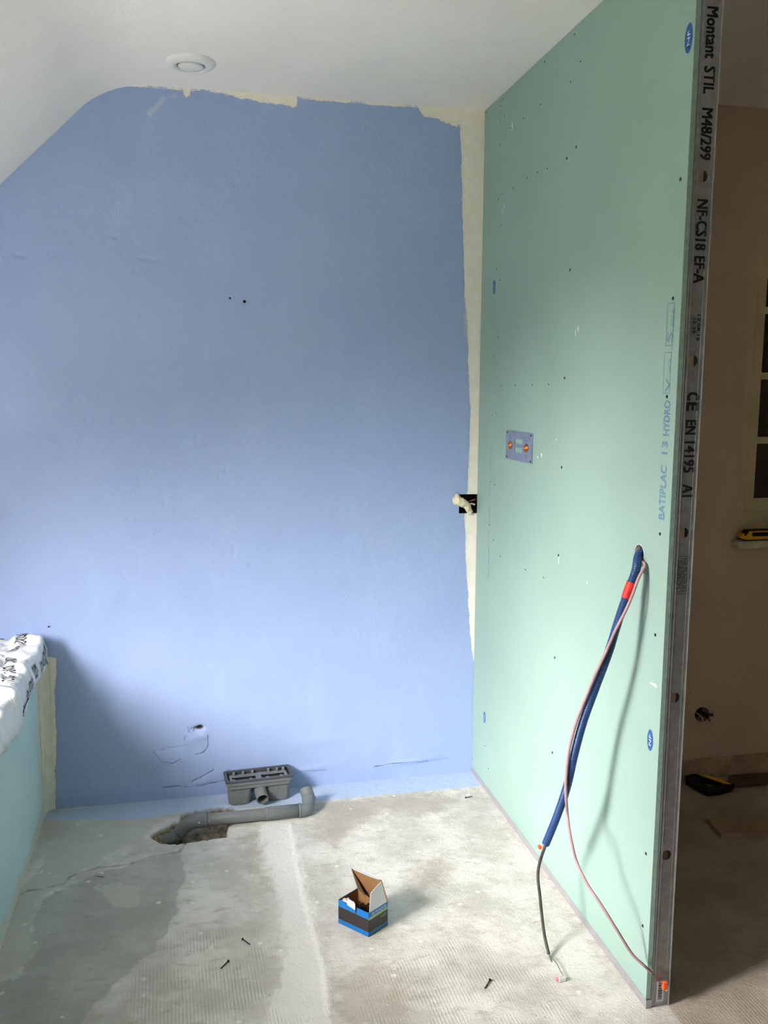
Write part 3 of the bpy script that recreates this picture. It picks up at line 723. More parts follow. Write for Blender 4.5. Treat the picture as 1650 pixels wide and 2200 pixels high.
# ------------------------------------------------------------------ conduit and cables
cd = empty('corrugated_conduit', tuple(hc)); tag(cd, 'blue corrugated conduit with red tape hanging from the hole in the green board', 'conduit')
cpx = [(1381, 1180, .03), (1376, 1196, -.004), (1366, 1225, -.03), (1348, 1275, -.05), (1328, 1335, -.07), (1308, 1400, -.088), (1280, 1475, -.105), (1253, 1550, -.118), (1234, 1620, -.128), (1218, 1690, -.136), (1196, 1755, -.142), (1173, 1812, -.146)]
CP = [on(0, x, px, py) for px, py, x in cpx]; CP[0] = Vector((.03, hc.y-.004, hc.z+.004)); CP[1] = Vector((-.002, hc.y-.003, hc.z-.001))
sp_pts = spline(CP, 34)
L = [0]
for a, b in zip(sp_pts, sp_pts[1:]): L.append(L[-1]+(b-a).length)
PITCHC = .0042; nn = int(L[-1]/PITCHC)*4; cp2 = []
Lr = np.array(L); arr = np.array([list(p) for p in sp_pts])
for k in range(nn+1):
    s_ = k/nn*L[-1]; cp2.append(Vector([np.interp(s_, Lr, arr[:, i]) for i in range(3)]))
CR = .0105
def crad(i, n): return CR*(1, 1, .86, .86)[i % 4]
bm = bmesh.new(); add_tube(bm, cp2, crad, 14, cap=False); reparent(obj('conduit_tube', bm, M_conduit, None, True), cd)
# red tape: the part between rows 1252 and 1288
i0 = int(nn*.185); i1 = int(nn*.245)
def rowof(p): d = p-CAM; return 1100-F*d.dot(UP)/d.dot(FW)
i0 = min(range(nn), key=lambda k: abs(rowof(cp2[k])-1251)); i1 = min(range(nn), key=lambda k: abs(rowof(cp2[k])-1286))
bm = bmesh.new(); add_tube(bm, cp2[i0:i1], lambda i, n: CR*1.07+(.0003 if i % 4 < 2 else 0), 16, cap=False); reparent(obj('tape_wrap', bm, M_red, None, True), cd)

def pathx(L_): return [on(0, x, px, py) for px, py, x in L_]
cb = empty('electric_cable', tuple(CP[-1])); tag(cb, 'dark grey cable hanging out of the blue conduit down to the floor', 'cable')
kp = [cp2[-14]] + pathx([(1172, 1816, -.146), (1164, 1838, -.150), (1157, 1865, -.153), (1156, 1890, -.154), (1160, 1925, -.153), (1164, 1965, -.152), (1170, 2010, -.152), (1179, 2050, -.153)])
bm = bmesh.new(); add_tube(bm, spline(kp, 8), .0041, 12); reparent(obj('sheath', bm, M_dcable, None, True), cb)
e = kp[-1]
bm = bmesh.new(); add_tube(bm, spline([e]+pathx([(1184, 2064, -.153), (1190, 2078, -.154), (1200, 2098, -.158)]), 6), lambda i, n: .0026-.0015*i/n, 8); reparent(obj('wire', bm, M_wire, None, True), cb)
bm = bmesh.new(); add_tube(bm, spline([e]+pathx([(1186, 2058, -.151), (1196, 2070, -.150), (1204, 2086, -.151), (1212, 2099, -.152)]), 6), .0012, 8); reparent(obj('wire', bm, M_wire, None, True), cb)
q = on(2, .006, 1207, 2103)
bm = bmesh.new(); add_box(bm, (q.x-.010, q.y-.006, .001), (q.x+.010, q.y+.006, .0115), .002, None); cn = reparent(obj('wire_connector', bm, M_clear), cb)
bm = bmesh.new(); add_box(bm, (q.x-.016, q.y-.004, .003), (q.x-.009, q.y+.005, .0105), .0012); sub(obj('connector_lever', bm, mat('pink_lever', lin(230, 130, 130), .4)), cn)
# orange connector beside the conduit mouth
p0 = cp2[-1]; q1 = on(0, -.150, 1160, 1819)
bm = bmesh.new(); add_tube(bm, [p0, (p0+q1)/2+Vector((0, 0, -.004)), q1], .001, 6); reparent(obj('wire', bm, M_orange), cb)
bm = bmesh.new(); add_box(bm, q1-Vector((.005, .006, .005)), q1+Vector((.003, .005, .004)), .0012); reparent(obj('wire_connector', bm, M_orange), cb)

pk = empty('electric_cable', tuple(hc)); tag(pk, 'long pinkish grey cable twisting round the blue conduit to the foot of the stud', 'cable')
# the cable lies against the front of the conduit
def near(px, py, off=.0145, minx=None):
    """point on the sight line px, py just in front of the conduit"""
    d = ray(px, py).normalized(); best = min(cp2, key=lambda c_: ((c_-CAM)-d*(c_-CAM).dot(d)).length)
    return CAM+d*((best-CAM).dot(d)-off)
kpk = [Vector((.02, hc.y-.010, hc.z-.012)), Vector((-.006, hc.y-.013, hc.z-.014)), near(1385, 1214, .004), near(1371, 1244, .008), near(1356, 1285), near(1340, 1320), near(1322, 1355), near(1302, 1400, .016), near(1283, 1440, .017), near(1262, 1490, .016), near(1246, 1530, .014), near(1232, 1572, .014), near(1221, 1620, .015), near(1216, 1670, .017), near(1216, 1710, .018), near(1220, 1760, .015)]
kpk += pathx([(1228, 1810, -.150), (1240, 1855, -.142), (1262, 1900, -.130), (1292, 1945, -.110), (1325, 1998, -.080), (1358, 2050, -.045)])
kpk += [on(1, -RL-.016, 1381, 2072), on(1, -RL-.014, 1400, 2090)]
bm = bmesh.new(); add_tube(bm, spline(kpk, 8), .0037, 12); reparent(obj('sheath', bm, M_pink, None, True), pk)
e = kpk[-1]
bm = bmesh.new(); add_tube(bm, spline([e, on(1, -RL-.012, 1406, 2098), on(1, -RL-.012, 1411, 2106), on(1, -RL-.012, 1424, 2114)], 6), lambda i, n: .0022-.0012*min(1, i/6), 8); reparent(obj('wire', bm, M_wire, None, True), pk)
bm = bmesh.new(); add_tube(bm, spline([on(1, -RL-.015, 1397, 2076), on(1, -RL-.016, 1399, 2081), on(1, -RL-.016, 1402, 2085), e], 6), .0009, 8); reparent(obj('wire', bm, mat('white_wire', lin(215, 215, 210), .4), None, True), pk)
q = on(1, -RL-.012, 1428, 2117)
bm = bmesh.new(); add_box(bm, q-Vector((.006, .005, .010)), q+Vector((.006, .005, .010)), .002); reparent(obj('wire_connector', bm, M_orange), pk)
bm = bmesh.new(); add_box(bm, q+Vector((.001, -.0045, -.014)), q+Vector((.009, .0045, -.002)), .002); reparent(obj('connector_body', bm, M_clear), pk)

# ------------------------------------------------------------------ drain trap and pipe
R_ = .0205
dp = empty('drain_pipe', tuple(P2(600, 1750))+(0,)); tag(dp, 'grey plastic drain pipe rising from the broken pit and bending toward the wall', 'pipe')
def fz_(px, py, z): return on(2, z, px, py)
A_ = fz_(422, 1764, R_+.004); B_ = fz_(645, 1741, R_+.002)
bm = bmesh.new(); add_tube(bm, [A_, A_.lerp(B_, .5), B_], R_, 28); reparent(obj('straight_pipe', bm, M_pvc, None, True), dp)
M_pvc2 = mat('grey_fitting', lin(112, 117, 118), .38, var=.05)
d_ = (B_-A_).normalized()
lft = [A_+d_*.03, A_, fz_(402, 1772, .012), fz_(386, 1790, -.018), fz_(368, 1802, -.036), fz_(350, 1804, -.045)]
bm = bmesh.new(); add_tube(bm, spline(lft[:4], 8), lambda i, n: R_*1.13, 28); reparent(obj('elbow', bm, M_pvc2, None, True), dp)
bm = bmesh.new(); add_tube(bm, spline(lft[2:], 8), lambda i, n: R_*1.02, 28); reparent(obj('buried_pipe', bm, M_pvc, None, True), dp)
c1 = A_+(B_-A_)*.66
bm = bmesh.new(); add_tube(bm, [c1, c1+d_*.004, B_], R_*1.12, 28); reparent(obj('coupling', bm, M_pvc2, None, True), dp)
e1 = B_+d_*.028+Vector((0, .012, .002)); e2 = fz_(667, 1717, R_+.02); e2 = e1+Vector((.008, .035, .014)); e3 = e2+Vector((-.006, .03, .022))
bm = bmesh.new(); add_tube(bm, spline([B_-d_*.002, B_+d_*.012, e1, e2, e3], 8), R_*1.13, 28); reparent(obj('elbow', bm, M_pvc2, None, True), dp)
for pt, dr in ((B_-d_*.002, d_), (e2, (e3-e1).normalized()), (A_+d_*.03, d_)):
    bm = bmesh.new(); add_tube(bm, [pt-dr*.004, pt+dr*.004], R_*1.19, 28); reparent(obj('socket_collar', bm, M_pvc2, None, True), dp)
M_mark = mat('white_mark', lin(225, 228, 228), .6)
for (ax_, ay_), (bx_, by_), r_m in (((389, 1796), (399, 1782), .0012), ((426, 1767), (429, 1768), .0016), ((449, 1763), (451, 1764), .0016)):
    # small paint marks resting on the pipe surface
    pts = []
    for px, py in ((ax_, ay_), (bx_, by_)):
        d = ray(px, py).normalized(); axp = spline(lft, 8)
        c_ = min(axp, key=lambda q: ((q-CAM)-d*(q-CAM).dot(d)).length); r0 = ((c_-CAM)-d*(c_-CAM).dot(d)).length
        pts.append(CAM+d*((c_-CAM).dot(d)-math.sqrt(max((R_*1.13)**2-r0*r0, 1e-6))))
    bm = bmesh.new(); add_tube(bm, pts, r_m, 8); reparent(obj('paint_mark', bm, M_mark), dp)
# drain trap
ang = math.radians(3.5)
tl = on(2, 0, 499, 1733); trr = on(2, 0, 610, 1719)
TC = Vector(((tl.x+trr.x)/2+.004, -.066, 0)); Mt = Matrix.Translation(TC) @ Matrix.Rotation(ang, 4, 'Z')
dt = empty('drain_trap', tuple(TC)); tag(dt, 'grey plastic shower drain trap with slotted rectangular top leaning against blue wall', 'drain')
def rrect(w, d, r, n=6):
    P = []
    for cx, cy, a0 in ((w-r, d-r, 0), (-w+r, d-r, 90), (-w+r, -d+r, 180), (w-r, -d+r, 270)):
        for k in range(n+1):
            a = math.radians(a0+90*k/n); P.append((cx+r*math.cos(a), cy+r*math.sin(a)))
    return P
def loft(bm, secs, M, capb=True, capt=True):
    rings = [[bm.verts.new(M @ Vector((x+ox, y+oy, z))) for x, y in rrect(w, d, r)] for (w, d, r, z, ox, oy) in secs]
    for a, b in zip(rings, rings[1:]):
        n = len(a)
        for k in range(n): bm.faces.new((a[k], a[(k+1) % n], b[(k+1) % n], b[k]))
    if capb: bm.faces.new(rings[0][::-1])
    if capt: bm.faces.new(rings[-1])
TH = .098
WR, DR = .122, .051
for sx in (-1, 1):
    bm = bmesh.new(); loft(bm, [(.034, .030, .018, .001, sx*.071, 0), (.038, .033, .018, .006, sx*.071, 0), (.042, .039, .014, .064, sx*.069, 0), (.044, .042, .014, TH-.03, sx*.068, 0)], Mt)
    reparent(obj('trap_cup', bm, M_pvc, None, False), dt)
bm = bmesh.new(); loft(bm, [(.112, .044, .012, TH-.032, 0, 0), (.114, .045, .012, TH-.028, 0, 0), (.115, .045, .012, TH-.018, 0, 0), (WR-.002, DR-.002, .012, TH-.016, 0, 0), (WR-.002, DR-.002, .012, TH-.004, 0, 0)], Mt, True, False)
reparent(obj('trap_body', bm, M_pvc), dt)
bm = bmesh.new()
O_ = rrect(WR, DR, .013); I_ = rrect(WR-.011, DR-.011, .008)
for z in (TH-.006, TH):
    pass
vo0 = [bm.verts.new(Mt @ Vector((x, y, TH-.005))) for x, y in O_]; vo1 = [bm.verts.new(Mt @ Vector((x, y, TH))) for x, y in O_]
vi1 = [bm.verts.new(Mt @ Vector((x, y, TH))) for x, y in I_]; vi0 = [bm.verts.new(Mt @ Vector((x, y, TH-.014))) for x, y in I_]
n = len(O_)
for k in range(n):
    j = (k+1) % n
    bm.faces.new((vo0[k], vo0[j], vo1[j], vo1[k])); bm.faces.new((vo1[k], vo1[j], vi1[j], vi1[k])); bm.faces.new((vi1[k], vi1[j], vi0[j], vi0[k]))
rim = reparent(obj('rim', bm, M_pvcd), dt)
# inner tray with two long openings
bm = bmesh.new(); zt = TH-.010
for (xa, xb, ya, yb) in ((-.104, .104, .014, .032), (-.104, .104, -.032, -.016), (-.104, -.094, -.016, .014), (-.010, .010, -.016, .014), (.094, .104, -.016, .014)):
    add_box(bm, (xa, ya, zt-.004), (xb, yb, zt), 0, Mt)
reparent(obj('inner_tray', bm, M_pvc), dt)
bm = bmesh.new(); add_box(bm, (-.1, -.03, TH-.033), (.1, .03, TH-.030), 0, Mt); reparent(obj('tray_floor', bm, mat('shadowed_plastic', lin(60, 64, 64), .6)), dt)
for x in (-.085, -.052, -.018, .04, .072, .095):
    bm = bmesh.new(); add_box(bm, (x-.004, .022, zt), (x+.004, .034, TH+.001), .001, Mt); sub(obj('clip', bm, M_pvc), rim)
for x in (-.09, -.03, .03, .08):
    bm = bmesh.new(); add_box(bm, (x-.005, -.022, zt-.002), (x+.005, -.012, zt+.003), .001, Mt); sub(obj('clip', bm, M_pvc), rim)
# outlet stub
oa = Mt @ Vector((.0, -.01, .056)); ob_ = Mt @ Vector((.004, -.076, .034))
bm = bmesh.new(); dd = ob_-oa; LN = dd.length; add_lathe(bm, [(.0215, 0), (.0215, LN), (.0185, LN), (.0180, .012), (0, .012)], oa, dd, 28)
reparent(obj('outlet_pipe', bm, M_pvc, None, False), dt)
bm = bmesh.new(); add_box(bm, (-.016, -.012, .04), (.016, .02, TH-.03), .004, Mt); reparent(obj('outlet_housing', bm, M_pvcd), dt)

# ------------------------------------------------------------------ screw box
Fc, Lc, Rc = on(2, 0, 792, 2014), on(2, 0, 727, 1983), on(2, 0, 833, 1987)
Bc = Lc+Rc-Fc; hB = zat(Fc.x, Fc.y, 1962)
bxo = empty('screw_box', tuple((Fc+Bc)/2)); tag(bxo, 'small open blue and black cardboard box of screws standing on the floor', 'box')
Z = Vector((0, 0, 1)); TK = .0008
def wallpanel(name, a, b, zz, inn):
    """thin card panel between floor points a, b built in coloured bands zz = [(z0, z1, material)]"""
    par = None; n_ = Vector(inn).normalized()*TK
    bm = bmesh.new(); mats = []
    for z0_, z1_, mt in zz:
        if mt not in mats: mats.append(mt)
        i = mats.index(mt); k0 = len(bm.faces)
        prism(bm, [a+Z*z0_, b+Z*z0_, b+Z*z1_, a+Z*z1_], n_)
        bm.faces.ensure_lookup_table()
        for f in bm.faces[k0:]: f.material_index = i
    me = bpy.data.meshes.new(name); bmesh.ops.recalc_face_normals(bm, faces=bm.faces); bm.to_mesh(me); bm.free()
    for m_ in mats: me.materials.append(m_)
    o = bpy.data.objects.new(name, me); COL.objects.link(o); return reparent(o, bxo)
zb = [(.0005, hB*.20, M_cardb), (hB*.20, hB*.72, M_cardk), (hB*.72, hB, M_cardb)]
inF = (Bc-Lc).normalized(); inR = (Lc-Fc).normalized()
front = wallpanel('front_panel', Lc, Fc, zb, inF)
wallpanel('side_panel', Fc, Rc, [(.0005, hB*.05, M_cardk), (hB*.05, hB*.18, M_cardb), (hB*.18, hB*.68, M_cardk), (hB*.68, hB*.8, M_cardg), (hB*.8, hB, M_cardb)], inR)
wallpanel('side_panel', Lc, Bc, [(.0005, hB, M_cardb)], -inR)
wallpanel('back_panel', Bc, Rc, [(.0005, hB, M_cardb)], -inF)
# brown lining of the box
bm = bmesh.new(); e_ = .0012; cs = [Lc+(inF-inR)*e_, Fc+(inF+inR)*e_, Rc+(inR-inF)*e_, Bc-(inF+inR)*e_]
cs = [Lc+inF*e_-inR*e_, Fc+inF*e_+inR*e_, Rc-inF*e_+inR*e_, Bc-inF*e_-inR*e_]
v0_ = [bm.verts.new(c_+Z*.002) for c_ in cs]; v1_ = [bm.verts.new(c_+Z*(hB-.001)) for c_ in cs]
for k in range(4): bm.faces.new((v0_[k], v0_[(k+1) % 4], v1_[(k+1) % 4], v1_[k]))
bm.faces.new(v0_); reparent(obj('inner_lining', bm, M_cardi), bxo)
# lid standing up from the back edge, leaning a little forward
hl = (Fc-Rc).length*1.0
def atpx(base, px, py, toward):
    """point over the line base + s*toward whose image is px, py"""
    n_ = toward.cross(Z); d = ray(px, py); t_ = n_.dot(base-CAM)/n_.dot(d); return CAM+d*t_
lr = Rc+Z*hB; ll = Bc+Z*hB
# lid side plane is the one of the side panel
tr_ = atpx(Rc, 820, 1891, (Fc-Rc).normalized())
dl = tr_-lr
tlp = ll+dl
thn = dl.cross(ll-lr).normalized()*.0008
if thn.dot(-inF) < 0: thn = -thn
bm = bmesh.new(); prism(bm, [lr, ll, tlp, tr_], -thn*1.); lid = reparent(obj('lid', bm, M_cardb), bxo)
bm = bmesh.new(); prism(bm, [lr+thn*.3, ll+thn*.3, tlp+thn*.3, tr_+thn*.3], thn*.5); sub(obj('lid_lining', bm, M_cardi), lid)
# tuck flap bent forward along the top of the lid
fd = (inF*-.010+Z*.004)
bm = bmesh.new(); mA = tr_.lerp(tlp, .04); mB = tr_.lerp(tlp, .96); prism(bm, [mA, mB, mB+fd*.6, mB.lerp(mA, .25)+fd*1.3, mA.lerp(mB, .25)+fd*1.3, mA+fd*.6], Vector((0, 0, .0008))); sub(obj('tuck_flap', bm, M_cardw), lid)
# side flaps
sa = Fc+Z*hB; sb = Rc+Z*hB
p1 = atpx(Rc, 793+3.7, 1918.5, (Fc-Rc).normalized()); p2_ = atpx(Rc, 819, 1894, (Fc-Rc).normalized())
sbt = sb+(sa-sb)*.06
bm = bmesh.new(); prism(bm, [sa+(sb-sa)*.03, sbt, p2_, p1], inR*.0008); reparent(obj('side_flap', bm, M_cardw), bxo)
off = Lc-Fc
bm = bmesh.new(); prism(bm, [ll-inF*.001, tlp-inF*.001-Z*.001, ll.lerp(lr, .42)-inF*.016-Z*.004], inF*.0007); reparent(obj('side_flap', bm, mat('shaded_card', lin(92, 68, 44), .85)), bxo)  # shade on the inner side of this flap is put into its darker card colour
# white tuck tab on the front
ta = Lc.lerp(Fc, .30)+Z*hB; tb = Lc.lerp(Fc, .56)+Z*hB; upv = Z*.014-inF*.001
bm = bmesh.new(); prism(bm, [ta-inF*.0006-Z*.004, tb-inF*.0006-Z*.009, tb+upv*.6, tb.lerp(ta, .15)+upv, ta.lerp(tb, .15)+upv, ta+upv*.7], inF*.0008); sub(obj('front_tab', bm, M_cardw), front)
bm = bmesh.new(); s1_ = Lc.lerp(Fc, .58)-inF*.0006; prism(bm, [s1_+Z*(hB*.70), s1_+(Fc-Lc)*.05+Z*hB, s1_-(Fc-Lc)*.03+Z*hB], inF*.0004); sub(obj('torn_slit', bm, M_dark), front)
# print on the side
for k, (za, zb_, body) in enumerate(((.84, .95, 'VIS PLAQUES'), (.50, .62, '3,5x25'))):
    pA = Fc.lerp(Rc, .12 if k == 0 else .6)-inR*.0004+Z*hB*za; pB = Fc.lerp(Rc, .9)-inR*.0004+Z*hB*za
    o = text(body, pA, pB, hB*(zb_-za), Z, -inR, M_cardw if k == 0 else M_cardg, None, th=.0004); reparent(o, bxo)
# screws heaped inside
def screw_bm(bm, M, s=1.):
    pr = [(0, 0), (.0040*s, 0), (.0038*s, .0008*s), (.0016*s, .0042*s)]
    Ls = .035*s; k = .006*s
    while k < Ls-.004*s: pr += [(.0012*s, k), (.0019*s, k+.0008*s), (.0012*s, k+.0016*s)]; k += .0028*s
    pr += [(.0012*s, Ls-.003*s), (0, Ls)]
    b2 = bmesh.new(); add_lathe(b2, pr, (0, 0, 0), (0, 0, 1), 8)
    for v in b2.verts: v.co = M @ v.co
    me = bpy.data.meshes.new('tmp'); b2.to_mesh(me); b2.free(); bm.from_mesh(me); bpy.data.meshes.remove(me)
bm = bmesh.new(); rs = random.Random(8); cen = (Fc+Bc)/2; wd = (Fc-Lc).length*.5; dpth = (Rc-Fc).length*.5
ux, uy = (Fc-Lc).normalized(), (Rc-Fc).normalized()
for k in range(130):
    p = cen+ux*rs.uniform(-1, 1)*wd*.62+uy*rs.uniform(-1, 1)*dpth*.62+Z*rs.uniform(.012, hB*.66)
    d = Vector((rs.uniform(-1, 1), rs.uniform(-1, 1), rs.uniform(-.35, .35))).normalized()
    screw_bm(bm, Matrix.Translation(p-d*.013) @ d.to_track_quat('Z', 'Y').to_matrix().to_4x4(), .75)
o = obj('screws', bm, M_black); tag(o, 'heap of black drywall screws filling the small open box', 'screws'); o['kind'] = 'stuff'
bm = bmesh.new(); bmesh.ops.create_icosphere(bm, subdivisions=3, radius=.013)
pb_ = Lc+inF*.016-inR*.014+Z*hB*.86
for v in bm.verts: v.co = v.co*(1+.35*mn.noise(v.co*160)); v.co.z *= .8; v.co += pb_
o = obj('crumpled_bag', bm, mat('clear_crumpled_bag', lin(190, 188, 182), .15, spec=.8, bumpd=.004, bscale=160)); tag(o, 'crumpled clear plastic bag in the corner of the screw box', 'bag')

# loose screws on the floor
def loose(head, tip, label):
    a, b = on(2, .003, *head), on(2, .0015, *tip); d = (b-a); s_ = d.length/.035
    s_ = max(.85, min(1.3, s_))
    bm = bmesh.new(); a.z = .0042*s_; d = b-a; d.z = -.0026
    screw_bm(bm, Matrix.Translation(a) @ d.to_track_quat('Z', 'Y').to_matrix().to_4x4(), s_)
    o = obj('drywall_screw', bm, M_black); tag(o, label, 'screw', 'loose black screws on the floor')
loose((521, 2018), (538, 2030), 'loose black screw on the floor, farther of the two left of the box')
loose((491, 2065), (473, 2082), 'loose black screw on the floor, nearer of the two left of the box')
loose((1053, 2106), (1041, 2125), 'loose black screw on the floor between the box and the dark cable end')
loose((1000, 1714), (1016, 1711), 'loose black screw on the floor near the corner of blue wall and green board')

# plaster crumbs
bm = bmesh.new(); rs = random.Random(5)
for k in range(170):
    px, py = rs.uniform(20, 1350), rs.uniform(1760, 2195)
    p = on(2, 0, px, py)
    if p.x > -.05 or p.x < -KW+.04 or p.y > -.05: continue
    r = rs.uniform(.0009, .0026)
    g = bmesh.ops.create_icosphere(bm, subdivisions=1, radius=r)['verts']; sc = [rs.uniform(.6, 1.5) for _ in range(3)]
    for v in g: v.co = Vector((v.co.x*sc[0], v.co.y*sc[1], v.co.z*.6))+p+Z*r*.5
o = obj('plaster_crumbs', bm, M_plaster); tag(o, 'tiny white plaster crumbs scattered over the cement floor', 'crumbs'); o['kind'] = 'stuff'
p = on(2, .0, 217, 1882); bm = bmesh.new(); prism(bm, [p+Vector(v) for v in ((-.014, .004, .001), (.004, .008, .001), (.010, -.010, .001))], (.001, .001, .008))
tag(obj('plaster_chip', bm, M_plaster), 'small white plaster chip on the grey floor below the broken pit', 'chip')

# ------------------------------------------------------------------ ceiling vent
vc = on(2, H, 410, 133); vt = empty('ceiling_vent', tuple(vc)); tag(vt, 'round white ventilation outlet with central disc on the ceiling', 'vent')
M_vent = mat('white_plastic', lin(228, 228, 226), .35, var=.02)
Dn = (0, 0, -1)
bm = bmesh.new(); add_lathe(bm, [(.074, 0), (.0735, .004), (.066, .012), (.052, .017), (.046, .015), (.043, .008), (.042, -.006)], vc, Dn, 48); reparent(obj('outer_ring', bm, M_vent, None, True), vt)
bm = bmesh.new(); add_lathe(bm, [(.042, .002), (.0, .002)], vc, Dn, 32); reparent(obj('throat', bm, mat('dark_throat', lin(70, 70, 68), .7)), vt)
bm = bmesh.new(); add_lathe(bm, [(.0, .021), (.020, .0205), (.034, .018), (.038, .013), (.036, .009), (.02, .006), (0, .006)], vc, Dn, 48); reparent(obj('centre_disc', bm, M_vent, None, True), vt)

# ------------------------------------------------------------------ room beyond the partition
WYR = -.25
t = NT('beige_wall', .85, 0, .2)
t.color(t.mix(t.ramp(t.noise(2, 5), .35, .65), lin(196, 176, 156), lin(206, 186, 164))); t.normal(t.bump(t.noise(40, 4), .003)); M_bei = t.m
wx0, wx1, wz0, wz1 = .925, 1.95, .945, 1.93
bh = on(1, WYR, 1508, 1535)
# face of the wall with window opening, round socket hole and rough lower edge
bm = bmesh.new()
def q4(x0, z0, x1, z1): bm.faces.new([bm.verts.new(v) for v in ((x0, WYR, z0), (x1, WYR, z0), (x1, WYR, z1), (x0, WYR, z1))])
bx0, bx1, bz0, bz1 = bh.x-.05, bh.x+.05, bh.z-.05, bh.z+.05
nl = 60; xa_ = .064
xe_ = [xa_+(X1-xa_)*(i/nl)**1.6 for i in range(nl+1)]
for a, b in zip(xe_, xe_[1:]):
    za = .088+.012*mn.noise(Vector((a*9, 0, 0)))+.006*mn.noise(Vector((a*40, 1, 0))); zb2 = .088+.012*mn.noise(Vector((b*9, 0, 0)))+.006*mn.noise(Vector((b*40, 1, 0)))
    bm.faces.new([bm.verts.new(v) for v in ((a, WYR, za), (b, WYR, zb2), (b, WYR, .15), (a, WYR, .15))])
    bm.faces.new([bm.verts.new(v) for v in ((a, WYR, za), (b, WYR, zb2), (b, WYR+.014, zb2), (a, WYR+.014, za))])
q4(xa_, .15, X1, bz0); q4(xa_, bz0, bx0, bz1); q4(bx1, bz0, X1, bz1); q4(xa_, bz1, X1, wz0); q4(xa_, wz0, wx0, wz1); q4(wx1, wz0, X1, wz1)
q4(xa_, wz1, wx0, H)
nseg = 16; arch = lambda x: wz1+.14*math.sin(PI*min(max((x-wx0)/(wx1-wx0), 0), 1))**.8
for i in range(nseg):
    a, b = wx0+(wx1-wx0)*i/nseg, wx0+(wx1-wx0)*(i+1)/nseg
    bm.faces.new([bm.verts.new(v) for v in ((a, WYR, arch(a)), (b, WYR, arch(b)), (b, WYR, H), (a, WYR, H))])
    bm.faces.new([bm.verts.new(v) for v in ((a, WYR, arch(a)), (b, WYR, arch(b)), (b, WYR+.05, arch(b)), (a, WYR+.05, arch(a)))])
q4(wx1, wz1, X1, H)
for (x, za, zb2) in ((wx0, wz0, wz1), (wx1, wz0, wz1)):
    bm.faces.new([bm.verts.new(v) for v in ((x, WYR, za), (x, WYR+.05, za), (x, WYR+.05, zb2), (x, WYR, zb2))])
bm.faces.new([bm.verts.new(v) for v in ((wx0, WYR, wz0), (wx1, WYR, wz0), (wx1, WYR+.05, wz0), (wx0, WYR+.05, wz0))])
bm.faces.new([bm.verts.new(v) for v in ((xa_, WYR, 0), (xa_, .1, 0), (xa_, .1, H), (xa_, WYR, H))])
n = 24; ci = []; sq = []
for k in range(n):
    a = 2*PI*k/n; r = .031*(1+.10*mn.noise(Vector((math.cos(a)*2, math.sin(a)*2, 4)))); x, y = math.cos(a), math.sin(a); s_ = .05/max(abs(x), abs(y))
    ci.append((bh.x+r*x, bh.z+r*y*.95)); sq.append((bh.x+s_*x, bh.z+s_*y))
Ai = [bm.verts.new((x, WYR, z)) for x, z in ci]; Bi = [bm.verts.new((x, WYR, z)) for x, z in sq]; Ci = [bm.verts.new((x, WYR+.05, z)) for x, z in ci]
for k in range(n):
    j = (k+1) % n; bm.faces.new((Ai[k], Ai[j], Bi[j], Bi[k])); bm.faces.new((Ai[k], Ai[j], Ci[j], Ci[k]))
wf = obj('wall_far', bm, M_bei); struct(wf)
bm = bmesh.new(); bm.faces.new([bm.verts.new((x, WYR+.049, z)) for x, z in ci]); obj('socket_cavity', bm, M_dark, wf)
bm = bmesh.new(); add_box(bm, (xa_, WYR+.012, -.02), (X1, WYR+.03, .16)); o = obj('baseboard_far', bm, mat('rough_base', lin(178, 156, 132), .9, var=.15, scale=20, bumpd=.006, bscale=30)); struct(o)
# loose wires in that hole
wr2 = empty('cable_stub', (bh.x, WYR, bh.z)); tag(wr2, 'short wire stubs poking out of the round hole in beige wall', 'wires')
for i, (dx, dz, m_) in enumerate(((.014, -.006, M_dcable), (.034, .004, M_dcable), (.024, -.020, bpy.data.materials['brown_wire']), (-.010, -.018, bpy.data.materials['pale_pink_wire']))):
    bm = bmesh.new(); add_tube(bm, spline([(bh.x-.008+dx*.2, WYR+.04, bh.z), (bh.x+dx*.5, WYR-.006, bh.z+dz*.4), (bh.x+dx, WYR-.022, bh.z+dz)], 5), .0055 if i < 2 else .003, 8)
    reparent(obj('wire', bm, m_, None, True), wr2)

# window in that wall
w1_ = empty('window_1', (wx0, WYR, wz0)); struct(w1_)
M_sash = mat('cream_sash', lin(200, 188, 152), .6, var=.06, scale=12); M_glass = NT('dark_glass', .08, 0, .6); M_glass.color(M_glass.mix(M_glass.noise(3), lin(34, 30, 28), lin(52, 40, 32))); M_glass = M_glass.m
yf_ = WYR+.022
bm = bmesh.new(); add_box(bm, (wx0-.01, yf_+.001, wz0), (wx0+.045, yf_+.031, wz1-.02), .003); add_box(bm, (wx1-.045, yf_+.001, wz0), (wx1, yf_+.03, wz1-.02), .003); add_box(bm, (wx0-.01, yf_, wz0-.01), (wx1, yf_+.03, 1.035), .003)
for i in range(nseg):
    a, b = wx0+(wx1-wx0)*i/nseg, wx0+(wx1-wx0)*(i+1)/nseg
    bm.faces.new([bm.verts.new(v) for v in ((a, yf_-.001, wz1-.05), (b, yf_-.001, wz1-.05), (b, yf_-.001, arch(b)), (a, yf_-.001, arch(a)))])
reparent(obj('window_frame', bm, M_sash), w1_)
yg = WYR+.034; PX = [1.005, 1.425, 1.455, 1.87]; PZ = [1.082, 1.285, 1.310, 1.520, 1.545, 1.755, 1.780, 1.87]
